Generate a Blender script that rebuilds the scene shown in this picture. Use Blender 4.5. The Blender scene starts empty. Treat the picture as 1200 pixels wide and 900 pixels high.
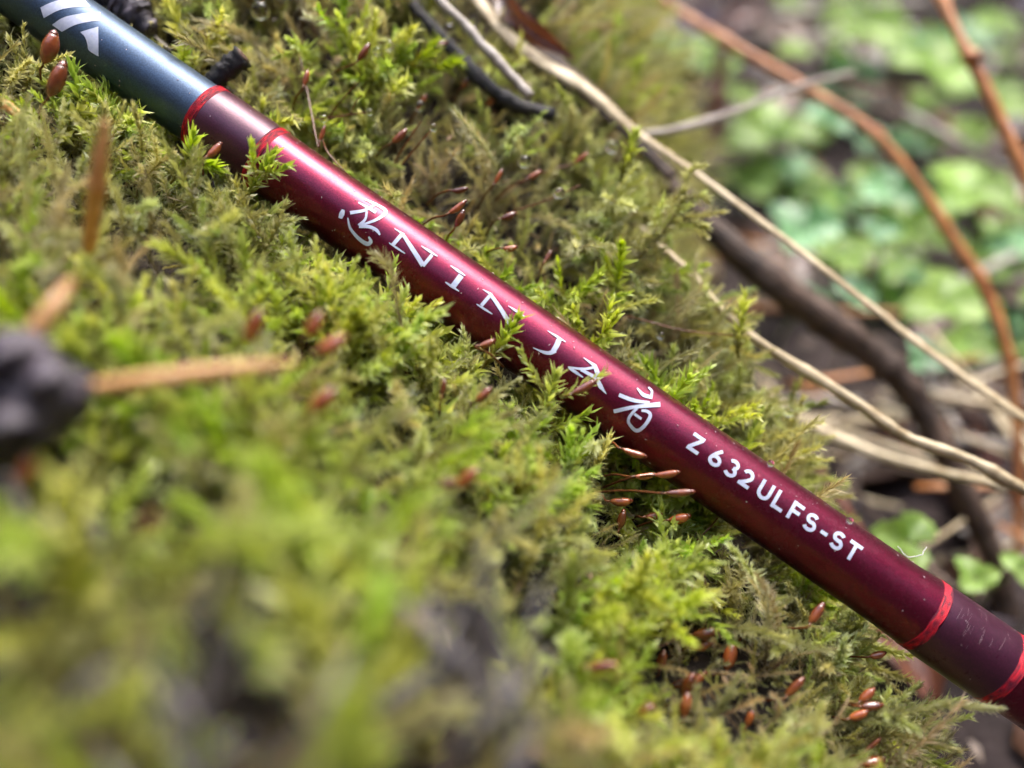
# A fishing rod lying across a mossy mound, seen close up.  One unit = one centimetre.
import bpy, math, random
import numpy as np
from mathutils import Vector, Matrix

random.seed(7)
rng = np.random.default_rng(11)
scene = bpy.context.scene
col = scene.collection
scene.unit_settings.scale_length = 0.01

# ------------------------------------------------------------------ camera
FPX = 1152.0                      # focal length in pixels of the 1200 px wide photo
PITCH = math.radians(42)
FWD = np.array([0.0, math.cos(PITCH), -math.sin(PITCH)])
UPV = np.array([0.0, math.sin(PITCH), math.cos(PITCH)])
RGT = np.array([1.0, 0.0, 0.0])
cam_data = bpy.data.cameras.new('camera')
cam_data.sensor_width = 36.0
cam_data.lens = 36.0 * FPX / 1200.0
cam_data.clip_start = 0.2
cam_data.clip_end = 20000
cam = bpy.data.objects.new('camera', cam_data)
col.objects.link(cam)
cam.rotation_euler = (math.pi / 2 - PITCH, 0, 0)
scene.camera = cam
cam_data.dof.use_dof = True
cam_data.dof.focus_distance = 11.25
APERTURE = 0.41                   # diameter of the entrance pupil
cam_data.dof.aperture_fstop = cam_data.lens / 1000.0 / APERTURE

# ------------------------------------------------------------------ world and sun
SUN_EL, SUN_AZ = math.radians(58), math.radians(22)     # azimuth from +Y towards +X
world = bpy.data.worlds.new('World')
scene.world = world
world.use_nodes = True
wn = world.node_tree.nodes
sky = wn.new('ShaderNodeTexSky')
sky.sky_type = 'NISHITA'
sky.sun_disc = False
sky.sun_elevation = SUN_EL
sky.sun_rotation = SUN_AZ
sky.air_density = 1.0
sky.dust_density = 3.5
sky.ozone_density = 1.0
wn['Background'].inputs['Strength'].default_value = 0.15
world.node_tree.links.new(sky.outputs[0], wn['Background'].inputs['Color'])
sd = bpy.data.lights.new('sun', 'SUN')
sd.energy = 0.85
sd.angle = math.radians(28)
sd.color = (1.0, 0.98, 0.95)
sun = bpy.data.objects.new('sun', sd)
col.objects.link(sun)
sdir = Vector((math.sin(SUN_AZ) * math.cos(SUN_EL), math.cos(SUN_AZ) * math.cos(SUN_EL), math.sin(SUN_EL)))
sun.rotation_euler = sdir.to_track_quat('Z', 'Y').to_euler()
scene.view_settings.view_transform = 'Standard'
scene.view_settings.look = 'None'
scene.view_settings.gamma = 1.0
scene.view_settings.exposure = 2.0
scene.render.engine = 'CYCLES'
scene.cycles.use_denoising = True
scene.cycles.max_bounces = 6
scene.cycles.adaptive_threshold = 0.04
scene.cycles.transparent_max_bounces = 6
scene.cycles.adaptive_threshold = 0.04
scene.cycles.sample_clamp_indirect = 6.0

# ------------------------------------------------------------------ helpers
def P(px, py, d):
    """world point seen at pixel (px, py) of the 1200x900 photo, d cm along the optical axis"""
    return RGT * ((px - 600.0) / FPX * d) + UPV * ((450.0 - py) / FPX * d) + FWD * d

def ray(px, py):
    return RGT * ((px - 600.0) / FPX) + UPV * ((450.0 - py) / FPX) + FWD

def pix(p):
    p = np.asarray(p, float)
    d = p @ FWD
    return np.stack([600 + FPX * (p @ RGT) / d, 450 - FPX * (p @ UPV) / d, d], -1)

def unit(v):
    v = np.asarray(v, float)
    return v / max(1e-9, np.linalg.norm(v))

def mesh_data(name, verts, faces, mat, smooth=True, tint=None):
    me = bpy.data.meshes.new(name)
    verts = np.asarray(verts, np.float32)
    if isinstance(faces, np.ndarray):
        n, k = faces.shape
        me.vertices.add(len(verts)); me.vertices.foreach_set('co', verts.ravel())
        me.loops.add(n * k); me.loops.foreach_set('vertex_index', faces.astype(np.int32).ravel())
        me.polygons.add(n)
        me.polygons.foreach_set('loop_start', np.arange(0, n * k, k, dtype=np.int32))
        me.polygons.foreach_set('loop_total', np.full(n, k, np.int32))
        me.update(calc_edges=True)
    else:
        me.from_pydata([tuple(map(float, v)) for v in verts], [], faces)
        me.update()
    if tint is not None:
        a = me.attributes.new('tint', 'FLOAT_COLOR', 'POINT')
        a.data.foreach_set('color', np.asarray(tint, np.float32).ravel())
    if smooth:
        me.polygons.foreach_set('use_smooth', np.ones(len(me.polygons), bool))
    me.materials.append(mat)
    return me

def add(name, verts, faces, mat, parent=None, loc=None, smooth=True, tint=None):
    """one mesh object; verts in world space, stored relative to its thing's base"""
    verts = np.asarray(verts, float)
    if parent is not None:
        base = np.array(parent['_base'] if '_base' in parent else parent.parent['_base'])
    else:
        base = np.array(loc if loc is not None else verts[np.argmin(verts[:, 2])], float)
    o = bpy.data.objects.new(name, mesh_data(name, verts - base, faces, mat, smooth, tint))
    col.objects.link(o)
    if parent is not None:
        o.parent = parent
    else:
        o.location = base
    return o

def empty(name, loc):
    o = bpy.data.objects.new(name, None)
    o.empty_display_size = 0.3
    col.objects.link(o)
    o.location = tuple(map(float, loc))
    o['_base'] = [float(c) for c in loc]
    return o

def tag(o, label, cat, group=None, kind=None):
    if label: o['label'] = label
    if cat: o['category'] = cat
    if group: o['group'] = group
    if kind: o['kind'] = kind
    return o

def spline(pts, n):
    """Catmull-Rom through pts, n samples"""
    p = np.asarray(pts, float)
    if len(p) == 2:
        t = np.linspace(0, 1, n)[:, None]
        return p[0] * (1 - t) + p[1] * t
    q = np.vstack([2 * p[0] - p[1], p, 2 * p[-1] - p[-2]])
    out = []
    for u in np.linspace(0, len(p) - 1 - 1e-6, n):
        i = int(u); t = u - i
        a, b, c, d = q[i:i + 4]
        out.append(0.5 * (2 * b + (c - a) * t + (2 * a - 5 * b + 4 * c - d) * t * t + (3 * b - a - 3 * c + d) * t ** 3))
    return np.array(out)

def frames(c):
    t = np.gradient(c, axis=0)
    t /= np.linalg.norm(t, axis=1)[:, None] + 1e-12
    ref = np.array([0.0, 0.0, 1.0])
    if abs(t[0] @ ref) > 0.9: ref = np.array([1.0, 0.0, 0.0])
    u = unit(np.cross(t[0], ref)); us = [u]
    for i in range(1, len(c)):
        u = unit(us[-1] - t[i] * (us[-1] @ t[i])); us.append(u)
    us = np.array(us)
    return t, us, np.cross(t, us)

def tube(c, r, sides=10, rough=0.0, flat=1.0, seed=0, cap=True):
    """swept tube along the points c; r scalar or per point"""
    g = np.random.default_rng(seed)
    c = np.asarray(c, float); n = len(c)
    r = np.broadcast_to(np.asarray(r, float), (n,))
    t, u, v = frames(c)
    a = np.arange(sides) / sides * 2 * math.pi
    rr = r[:, None] * (1 + rough * g.standard_normal((n, sides)))
    pts = c[:, None] + rr[..., None] * (np.cos(a)[None, :, None] * u[:, None] + flat * np.sin(a)[None, :, None] * v[:, None])
    V = pts.reshape(-1, 3); F = []
    for i in range(n - 1):
        for j in range(sides):
            k = (j + 1) % sides
            F.append((i * sides + j, i * sides + k, (i + 1) * sides + k, (i + 1) * sides + j))
    if cap:
        V = np.vstack([V, c[0], c[-1]])
        b, e = n * sides, n * sides + 1
        for j in range(sides):
            k = (j + 1) % sides
            F.append((b, k, j)); F.append((e, (n - 1) * sides + j, (n - 1) * sides + k))
    return V, F

# ------------------------------------------------------------------ materials
def new_mat(name):
    m = bpy.data.materials.new(name); m.use_nodes = True
    nt = m.node_tree
    return m, nt, nt.nodes['Principled BSDF'], nt.nodes['Material Output']

def ramp(nt, fac, stops):
    r = nt.nodes.new('ShaderNodeValToRGB')
    while len(r.color_ramp.elements) < len(stops): r.color_ramp.elements.new(0.5)
    for e, (p, c) in zip(r.color_ramp.elements, stops):
        e.position = p; e.color = (*c, 1)
    nt.links.new(fac, r.inputs[0])
    return r.outputs[0]

def noise(nt, scale, detail=4, rough=0.6, stretch=None, coord='Object'):
    tc = nt.nodes.new('ShaderNodeTexCoord'); n = nt.nodes.new('ShaderNodeTexNoise')
    n.inputs['Scale'].default_value = scale; n.inputs['Detail'].default_value = detail
    n.inputs['Roughness'].default_value = rough
    if stretch:
        mp = nt.nodes.new('ShaderNodeMapping'); mp.inputs['Scale'].default_value = stretch
        nt.links.new(tc.outputs[coord], mp.inputs[0]); nt.links.new(mp.outputs[0], n.inputs['Vector'])
    else:
        nt.links.new(tc.outputs[coord], n.inputs['Vector'])
    return n.outputs['Fac']

def bump(nt, fac, strength, dist=0.02):
    b = nt.nodes.new('ShaderNodeBump'); b.inputs['Strength'].default_value = strength
    b.inputs['Distance'].default_value = dist
    nt.links.new(fac, b.inputs['Height'])
    return b.outputs[0]

def simple(name, c1, c2, scale=3.0, rough=0.6, metallic=0.0, bstr=0.3, bscale=None, coat=0.0, bdist=0.02, spec=0.5, stretch=None, mid=(0.35, 0.65)):
    m, nt, p, out = new_mat(name)
    nt.links.new(ramp(nt, noise(nt, scale, 6, 0.65, stretch), [(mid[0], c1), (mid[1], c2)]), p.inputs['Base Color'])
    p.inputs['Roughness'].default_value = rough; p.inputs['Metallic'].default_value = metallic
    p.inputs['Coat Weight'].default_value = coat; p.inputs['Coat Roughness'].default_value = 0.08
    p.inputs['Specular IOR Level'].default_value = spec
    if bstr:
        nt.links.new(bump(nt, noise(nt, bscale or scale * 4, 6, 0.65, stretch), bstr, bdist), p.inputs['Normal'])
    return m

def leafy(name, c1, c2, scale, transl=0.4, gloss=0.25, use_tint=False, bstr=0.2, groug=0.35, bdist=0.01, vr=(0.72, 1.3)):
    """thin plant tissue: diffuse + light shining through + a wet sheen"""
    m, nt, p, out = new_mat(name)
    nt.nodes.remove(p)
    if use_tint:
        at = nt.nodes.new('ShaderNodeAttribute'); at.attribute_name = 'tint'; colr = at.outputs['Color']
    else:
        oi = nt.nodes.new('ShaderNodeObjectInfo')
        cr = ramp(nt, noise(nt, scale, 5, 0.6), [(0.3, c1), (0.7, c2)])
        hs = nt.nodes.new('ShaderNodeHueSaturation')
        mr = nt.nodes.new('ShaderNodeMapRange'); mr.inputs[3].default_value = vr[0]; mr.inputs[4].default_value = vr[1]
        nt.links.new(oi.outputs['Random'], mr.inputs[0]); nt.links.new(mr.outputs[0], hs.inputs['Value'])
        nt.links.new(cr, hs.inputs['Color']); colr = hs.outputs[0]
    d = nt.nodes.new('ShaderNodeBsdfDiffuse'); t = nt.nodes.new('ShaderNodeBsdfTranslucent')
    g = nt.nodes.new('ShaderNodeBsdfGlossy'); g.inputs['Roughness'].default_value = groug
    m1 = nt.nodes.new('ShaderNodeMixShader'); m1.inputs[0].default_value = transl
    m2 = nt.nodes.new('ShaderNodeMixShader')
    fr = nt.nodes.new('ShaderNodeLayerWeight'); fr.inputs['Blend'].default_value = 0.5
    mu = nt.nodes.new('ShaderNodeMapRange'); mu.inputs[3].default_value = gloss * .12; mu.inputs[4].default_value = gloss * .7
    nt.links.new(fr.outputs['Facing'], mu.inputs[0]); nt.links.new(mu.outputs[0], m2.inputs[0])
    br = nt.nodes.new('ShaderNodeHueSaturation'); br.inputs['Value'].default_value = 1.5; br.inputs['Saturation'].default_value = 1.1
    nt.links.new(colr, br.inputs['Color'])
    nt.links.new(colr, d.inputs[0]); nt.links.new(br.outputs[0], t.inputs[0])
    if bstr:
        bo = bump(nt, noise(nt, scale * 5, 3), bstr, bdist)
        for s in (d, g): nt.links.new(bo, s.inputs['Normal'])
    nt.links.new(d.outputs[0], m1.inputs[1]); nt.links.new(t.outputs[0], m1.inputs[2])
    nt.links.new(m1.outputs[0], m2.inputs[1]); nt.links.new(g.outputs[0], m2.inputs[2])
    nt.links.new(m2.outputs[0], out.inputs['Surface'])
    return m

M = {}
M['moss'] = leafy('moss_leaf', None, None, 20, transl=0.46, gloss=0.14, use_tint=True, bstr=0, groug=0.38)
M['bark'] = simple('mound_bark', (0.010, 0.007, 0.005), (0.04, 0.03, 0.024), 1.6, rough=0.85, bstr=0.8, bdist=0.08, spec=0.15)
M['soil'] = simple('forest_soil', (0.012, 0.008, 0.007), (0.065, 0.047, 0.044), 0.7, rough=0.8, bstr=0.9, bscale=2.5, bdist=0.3, spec=0.25)
M['capsule'] = leafy('capsule_skin', (0.13, 0.028, 0.010), (0.34, 0.09, 0.022), 7, transl=0.10, gloss=0.5, groug=0.16, bstr=0.25, vr=(0.4, 1.6))
M['lid'] = leafy('capsule_lid', (0.11, 0.02, 0.010), (0.24, 0.05, 0.016), 9, transl=0.1, gloss=0.45, groug=0.2, bstr=0)
M['seta'] = leafy('stalk_skin', (0.10, 0.03, 0.012), (0.20, 0.07, 0.022), 6, transl=0.1, gloss=0.25, groug=0.25, bstr=0)
M['straw'] = simple('dry_straw', (0.30, 0.22, 0.11), (0.62, 0.52, 0.34), 2.2, rough=0.5, bstr=0.35, bscale=14, stretch=(1, 1, 1))
M['straw_grey'] = simple('weathered_straw', (0.20, 0.165, 0.13), (0.44, 0.39, 0.34), 2.2, rough=0.5, bstr=0.3, bscale=12)
M['cane'] = simple('orange_cane', (0.34, 0.115, 0.035), (0.62, 0.27, 0.085), 1.8, rough=0.38, bstr=0.15, bscale=9)
M['branch'] = simple('branch_bark', (0.022, 0.013, 0.008), (0.115, 0.07, 0.045), 1.2, rough=0.7, bstr=0.7, bscale=5, bdist=0.06)
M['black_twig'] = simple('wet_black_bark', (0.006, 0.005, 0.005), (0.03, 0.024, 0.023), 5, rough=0.55, bstr=0.9, bscale=18, bdist=0.04)
M['ember_wood'] = simple('charred_end', (0.012, 0.008, 0.007), (0.09, 0.035, 0.02), 9, rough=0.6, bstr=0.8, bscale=20, bdist=0.03)
M['needle'] = leafy('orange_needle', (0.52, 0.25, 0.08), (0.66, 0.38, 0.16), 4, transl=0.15, gloss=0.2, bstr=0)
M['bud'] = simple('dark_bud', (0.022, 0.017, 0.022), (0.11, 0.088, 0.105), 5, rough=0.5, bstr=0.6, bscale=14)
M['flake'] = simple('grey_bark', (0.09, 0.075, 0.07), (0.32, 0.29, 0.285), 3, rough=0.7, bstr=0.7, bscale=8, bdist=0.05)
M['green_leaf'] = leafy('seedling_leaf', (0.17, 0.30, 0.05), (0.33, 0.47, 0.12), 1.5, transl=0.42, gloss=0.10, bdist=0.05)
M['teal_leaf'] = leafy('bluish_seedling_leaf', (0.12, 0.27, 0.11), (0.22, 0.40, 0.20), 1.5, transl=0.35, gloss=0.14, bdist=0.05)
M['petiole'] = leafy('petiole', (0.12, 0.16, 0.05), (0.2, 0.2, 0.08), 3, transl=0.2, bstr=0)
M['dead_leaf'] = leafy('dead_leaf', (0.05, 0.026, 0.018), (0.19, 0.115, 0.085), 1.6, transl=0.15, gloss=0.25, bstr=0.5, bdist=0.06)
M['pale_dead_leaf'] = leafy('pale_dead_leaf', (0.22, 0.15, 0.10), (0.40, 0.31, 0.24), 1.6, transl=0.15, gloss=0.25, bstr=0.5, bdist=0.06)
M['rust_leaf'] = leafy('rust_leaf', (0.10, 0.03, 0.018), (0.24, 0.085, 0.04), 2.5, transl=0.3, gloss=0.25, bstr=0.4, bdist=0.04)
M['purple_leaf'] = leafy('purple_leaf', (0.035, 0.02, 0.03), (0.13, 0.085, 0.12), 2.5, transl=0.1, gloss=0.35, bstr=0.4, bdist=0.04)
m, nt, p, out = new_mat('water_drop')
p.inputs['Base Color'].default_value = (1, 1, 1, 1); p.inputs['Transmission Weight'].default_value = 1
p.inputs['IOR'].default_value = 1.333; p.inputs['Roughness'].default_value = 0.0
M['water'] = m

def lacquer(name, base, metallic, rough, flake=0.0, coat=1.0, coat_rough=0.06, vary=0.35, scratch=0.0):
    m, nt, p, out = new_mat(name)
    dark = tuple(c * (1 - vary) for c in base)
    fl = noise(nt, 55, 2, 0.5)
    nt.links.new(ramp(nt, fl, [(0.38, dark), (0.66, base)]), p.inputs['Base Color'])
    p.inputs['Metallic'].default_value = metallic; p.inputs['Roughness'].default_value = rough
    p.inputs['Coat Weight'].default_value = coat; p.inputs['Coat IOR'].default_value = 1.5
    cr = nt.nodes.new('ShaderNodeMapRange'); cr.inputs[1].default_value = 0.3; cr.inputs[2].default_value = 0.75
    cr.inputs[3].default_value = coat_rough; cr.inputs[4].default_value = coat_rough + 0.22
    nt.links.new(noise(nt, 3, 6, 0.7), cr.inputs[0]); nt.links.new(cr.outputs[0], p.inputs['Coat Roughness'])
    if flake: nt.links.new(bump(nt, noise(nt, 75, 2, 0.5), flake, 0.01), p.inputs['Normal'])
    nt.links.new(bump(nt, noise(nt, 7, 5, 0.7), 0.06 + scratch, 0.01), p.inputs['Coat Normal'])
    return m
M['red'] = lacquer('red_lacquer', (0.19, 0.004, 0.034), 0.90, 0.36, flake=0.3, coat=0.6, coat_rough=0.15)
M['navy'] = lacquer('blue_black_lacquer', (0.050, 0.090, 0.155), 0.75, 0.42, flake=0.2, coat=0.5, coat_rough=0.34)
M['wrap'] = lacquer('maroon_wrap', (0.075, 0.008, 0.032), 0.5, 0.4, flake=0.2, coat=0.6, coat_rough=0.24, scratch=0.1)
M['thread'] = simple('red_thread', (0.22, 0.006, 0.015), (0.80, 0.03, 0.04), 22, rough=0.35, bstr=0.6, bscale=60, coat=0.0, spec=0.35)
nt = M['thread'].node_tree; at = nt.nodes.new('ShaderNodeAttribute'); at.attribute_name = 'tint'
nt.links.new(at.outputs['Color'], nt.nodes['Principled BSDF'].inputs['Base Color'])
M['print'] = simple('white_print', (0.46, 0.50, 0.66), (0.58, 0.61, 0.74), 18, rough=0.35, bstr=0.1, bscale=40, coat=0.3)
M['dust'] = simple('dust', (0.35, 0.2, 0.22), (0.6, 0.5, 0.5), 5, rough=0.6, bstr=0)
M['fibre'] = simple('pale_fibre', (0.5, 0.5, 0.45), (0.6, 0.6, 0.55), 5, rough=0.5, bstr=0)

# ------------------------------------------------------------------ rod axis (needed by the mound)
RA, RB = P(92, 34, 11.75), P(1017, 675, 11.2)
AX = unit(RB - RA)
RLEN = np.linalg.norm(RB - RA)

def rod_dist(p):
    w = np.asarray(p) - RA
    s = w @ AX
    return np.linalg.norm(w - s[..., None] * AX, axis=-1), s

def rod_hit(px, py, r):
    """ray through a pixel to the cylinder of radius r round the rod axis: (s, point)"""
    d = unit(ray(px, py)); o = -RA
    dd = d - (d @ AX) * AX; oo = o - (o @ AX) * AX
    a, b, c = dd @ dd, 2 * dd @ oo, oo @ oo - r * r
    k = b * b - 4 * a * c
    t = (-b - math.sqrt(max(k, 0))) / (2 * a)
    q = t * d
    return (q - RA) @ AX, q

# ------------------------------------------------------------------ forest floor
FLOOR_Z = -15.6
def floor_h(x, y):
    x = np.asarray(x, float); y = np.asarray(y, float)
    r = np.hypot(x, y - 10)
    z = FLOOR_Z + 0.5 * np.sin(x * .31 + 1.3) * np.cos(y * .27) + 0.3 * np.sin(x * .9 + y * .7) + 0.15 * np.sin(x * 2.1 - y * 1.7)
    # unseen banks added on every side, raised to darken the rod's reflections
    bank = np.clip(r - 90, 0, None)
    back = np.clip(.5 - .75 * (y - 10) / np.maximum(r, 1), 0, 1)          # added rise is steepest behind the camera, darkening the rod's lower half
    z = z + (0.62 + 1.15 * back) * bank * (1 + .18 * np.sin(np.arctan2(y, x) * 5 + 1) + .1 * np.sin(np.arctan2(y, x) * 13)) * np.clip(bank / 160, 0, 1) ** .5
    return np.minimum(z, 2600 + 40 * np.sin(x * .004) + 40 * np.cos(y * .005))
rad = np.concatenate([np.linspace(0, 60, 70), np.geomspace(62, 9000, 70)])
ang = np.linspace(0, 2 * math.pi, 145)[:-1]
gx = rad[:, None] * np.cos(ang); gy = 10 + rad[:, None] * np.sin(ang)
V = np.stack([gx, gy, floor_h(gx, gy)], -1).reshape(-1, 3)
nr, na = len(rad), len(ang)
i, j = np.meshgrid(np.arange(nr - 1), np.arange(na), indexing='ij'); k = (j + 1) % na
F = np.stack([i * na + j, (i + 1) * na + j, (i + 1) * na + k, i * na + k], -1).reshape(-1, 4)
tag(add('forest_floor', V, F, M['soil'], loc=(0, 10, FLOOR_Z)), 'dark damp soil of the forest floor around the mossy mound, with added unseen banks', None, kind='structure')

# ------------------------------------------------------------------ mossy mound (height field through surveyed points)
CP = [(0, -20, 12.25), (130, 62, 12.2), (250, 145, 12.1), (380, 235, 12.05), (500, 318, 12.0), (620, 400, 11.95), (750, 490, 11.95), (850, 560, 11.9), (930, 615, 11.9),
      (300, 0, 13.1), (450, 50, 13.2), (600, 100, 13.7), (700, 60, 15.6), (760, 40, 18), (600, -60, 16.5), (400, -90, 14.6), (200, -90, 13.6),
      (500, 200, 12.5), (650, 250, 12.8), (750, 300, 13.0), (830, 420, 12.7), (700, 400, 12.3), (860, 480, 12.6), (760, 180, 14.6), (420, 140, 12.6),
      (100, 130, 11.4), (200, 180, 11.3), (320, 270, 11.3), (420, 350, 11.25), (520, 420, 11.2), (620, 470, 11.15), (690, 540, 11.2),
      (760, 620, 11.5), (850, 720, 11.3), (930, 800, 11.1), (1000, 840, 11.1),
      (0, 200, 9.8), (200, 300, 9.5), (400, 450, 9.4), (600, 600, 9.5), (750, 720, 10.0),
      (-150, 300, 8.6), (0, 450, 7.8), (200, 550, 7.6), (400, 650, 7.6), (600, 750, 7.9), (750, 850, 8.7), (900, 880, 10.2),
      (0, 700, 6.3), (200, 800, 6.0), (400, 850, 6.1), (600, 920, 6.6), (750, 1000, 7.6), (0, 930, 5.3), (200, 1000, 5.1), (400, 1080, 5.2), (-250, 700, 6.0), (-350, 100, 9.8), (-300, -150, 12.6)]
cpw = np.array([P(*c) for c in CP])
cpw[:, 2] -= np.where(np.array([c[2] for c in CP]) < 8.95, 1.3, 0.8)                                   # from the moss tips down to the ground it grows on
def tps(r): return np.where(r > 1e-9, r * r * np.log(np.maximum(r, 1e-9)), 0.0)
n = len(cpw)
A = np.zeros((n + 3, n + 3))
A[:n, :n] = tps(np.linalg.norm(cpw[:, None, :2] - cpw[None, :, :2], axis=-1)) + np.eye(n) * 3.0
A[:n, n] = 1; A[:n, n + 1:] = cpw[:, :2]; A[n:, :n] = A[:n, n:].T
W = np.linalg.solve(A, np.concatenate([cpw[:, 2], np.zeros(3)]))
EDGE = np.array([P(*e)[:2] for e in [(760, -160, 24), (740, -60, 20.5), (690, 60, 18), (668, 140, 15.6), (690, 220, 14.1), (760, 310, 13.3), (825, 410, 12.9), (850, 500, 12.6), (875, 600, 12.2), (890, 680, 11.9), (915, 760, 11.5), (945, 830, 11.1), (960, 940, 10.2), (940, 1100, 8.6), (860, 1500, 6.5)]])
def edge_sd(x, y):
    """signed distance to the mound's edge, positive on the falling (right) side"""
    q = np.stack([x, y], -1); best = np.full(x.shape, 1e9); sg = np.zeros(x.shape)
    for a, b in zip(EDGE[:-1], EDGE[1:]):
        ab = b - a; t = np.clip(((q - a) @ ab) / (ab @ ab), 0, 1)
        v = q - (a + t[..., None] * ab); dist = np.linalg.norm(v, axis=-1)
        cr = ab[0] * v[..., 1] - ab[1] * v[..., 0]
        m_ = dist < best
        best = np.where(m_, dist, best); sg = np.where(m_, np.sign(cr), sg)
    return best * sg
def sstep(a, b, x):
    t = np.clip((x - a) / (b - a), 0, 1); return t * t * (3 - 2 * t)
def mound_h(x, y):
    x = np.asarray(x, float); y = np.asarray(y, float)
    q = np.stack([np.clip(x, -9.5, 9), np.clip(y, .5, 21)], -1)
    z = tps(np.linalg.norm(q[..., None, :] - cpw[:, :2], axis=-1)) @ W[:n] + W[n] + q @ W[n + 1:]
    z = np.clip(z, -9.5, -2.8)
    z = z + 0.12 * np.sin(x * 2.3 + 1) * np.sin(y * 2.0) + 0.07 * np.sin(x * 4.7 - y * 3.9)
    drop = sstep(-.35, 2.6, edge_sd(x, y))
    drop = np.maximum(drop, sstep(19, 27, y)); drop = np.maximum(drop, sstep(-10, -18, x)); drop = np.maximum(drop, sstep(0.5, -8, y))
    fz = floor_h(x, y) - 1.2
    return z * (1 - drop) + fz * drop
gx, gy = np.meshgrid(np.linspace(-18, 12, 200), np.linspace(-8, 27, 220), indexing='ij')
V = np.stack([gx, gy, mound_h(gx, gy)], -1).reshape(-1, 3)
i, j = np.meshgrid(np.arange(199), np.arange(219), indexing='ij')
F = np.stack([i * 220 + j, (i + 1) * 220 + j, (i + 1) * 220 + j + 1, i * 220 + j + 1], -1).reshape(-1, 4)
tag(add('mound', V, F, M['bark'], loc=(0, 8, -8)), 'bark brown mound under the moss', None, kind='structure')

def mound_n(x, y, e=.15):
    dx = (mound_h(x + e, y) - mound_h(x - e, y)) / (2 * e); dy = (mound_h(x, y + e) - mound_h(x, y - e)) / (2 * e)
    nn = np.stack([-dx, -dy, np.ones_like(dx)], -1)
    return nn / np.linalg.norm(nn, axis=-1)[..., None]

# ------------------------------------------------------------------ moss shoots
def leaves_on(stem, n, ll, lw, el0, el1, g, jitter=.25, tipn=0.12):
    """pointed keeled leaves spiralling up a stem: verts (n*5,3), faces (n*4,3), height along the stem (n*5)"""
    t, u, v = frames(stem)
    tt = np.sort(np.clip(np.linspace(.06, 1.0, n) + g.normal(0, .012, n), 0.03, 1.0))
    f = tt * (len(stem) - 1); i0 = np.minimum(f.astype(int), len(stem) - 2); fr = (f - i0)[:, None]
    pos = stem[i0] * (1 - fr) + stem[i0 + 1] * fr
    T = t[i0]; ang = np.arange(n) * 2.39996 + g.normal(0, .3, n)
    R = np.cos(ang)[:, None] * u[i0] + np.sin(ang)[:, None] * v[i0]
    el = (el0 + (el1 - el0) * tt ** 2) * (1 + g.normal(0, jitter, n)); el = np.clip(el, .05, 1.9)[:, None]
    a = np.cos(el) * T + np.sin(el) * R
    B = np.cross(T, R); N = np.cross(B, a)
    grow = (1 - tipn) * np.clip(.55 + 1.1 * tt, 0, 1) * np.where(tt > .9, .8, 1)
    L = (ll * grow * (1 + g.normal(0, .18, n)))[:, None]; w = (lw * (1 + g.normal(0, .15, n)))[:, None]
    curl = g.normal(.12, .18, n)[:, None] * L
    keel = -.22 * w
    v0 = pos; v1 = pos + a * L * .4 + B * w * .5; v2 = pos + a * L * .4 - B * w * .5; v3 = pos + a * L * .42 + N * keel; v4 = pos + a * L + N * curl
    V = np.stack([v0, v1, v2, v3, v4], 1).reshape(-1, 3)
    b = (np.arange(n) * 5)[:, None, None]
    F = (b + np.array([[0, 1, 3], [0, 3, 2], [1, 4, 3], [3, 4, 2]])[None]).reshape(-1, 3)
    H = np.repeat(tt, 5); E = np.tile([0.0, .45, .45, .4, 1.0], n)
    return V, F, H, E

def stem_tube(stem, r):
    V, F = tube(stem, r, sides=3, cap=False)
    F = np.array([(a, b, c) for (a, b, c, d) in F] + [(a, c, d) for (a, b, c, d) in F])
    H = np.repeat(np.linspace(0, 1, len(stem)), 3)
    return V, F, H, np.zeros(len(V))

def join(parts):
    Vs, Fs, Hs, Es, o = [], [], [], [], 0
    for V, F, H, E in parts:
        Vs.append(V); Fs.append(F + o); Hs.append(H); Es.append(E); o += len(V)
    return np.vstack(Vs), np.vstack(Fs), np.concatenate(Hs), np.concatenate(Es)

def shoot_on(c, kind, g, side=True, dens=1.0):
    """a moss shoot along the curve c"""
    L = np.linalg.norm(np.diff(c, axis=0), axis=1).sum()
    if kind == 'feather':
        parts = [stem_tube(c, np.linspace(.016, .007, len(c))), leaves_on(c, int(104 * L * dens), .165, .030, .92, .34, g)]
        if side:
            for k in range(int(g.integers(0, 3))):
                i0 = int(g.integers(len(c) // 3, len(c) - 2)); t = unit(c[i0 + 1] - c[i0])
                r = unit(np.cross(t, g.standard_normal(3))); l2 = g.uniform(.28, .55)
                s = spline([c[i0], c[i0] + (t * .4 + r * .8) * l2 * .5, c[i0] + (t * .75 + r * .95) * l2], 5)
                parts.append(leaves_on(s, int(30 + 60 * l2), .13, .026, .85, .25, g))
    elif kind == 'bright':
        parts = [stem_tube(c, np.linspace(.018, .009, len(c))), leaves_on(c, int(48 * L * dens), .26, .066, .85, .28, g)]
        for k in range(int(g.integers(1, 3)) if side else 0):
            i0 = int(g.integers(len(c) // 2, len(c) - 2)); t = unit(c[i0 + 1] - c[i0])
            r = unit(np.cross(t, g.standard_normal(3))); l2 = g.uniform(.3, .55)
            s = spline([c[i0], c[i0] + (t * .4 + r * .8) * l2 * .5, c[i0] + (t * .75 + r * .95) * l2], 5)
            parts.append(leaves_on(s, 26, .19, .055, .8, .22, g))
    else:   # 'hair': thin, pale pointed
        parts = [stem_tube(c, np.linspace(.013, .006, len(c))), leaves_on(c, int(80 * L * dens), .21, .019, .7, .25, g)]
    return join(parts)

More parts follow.
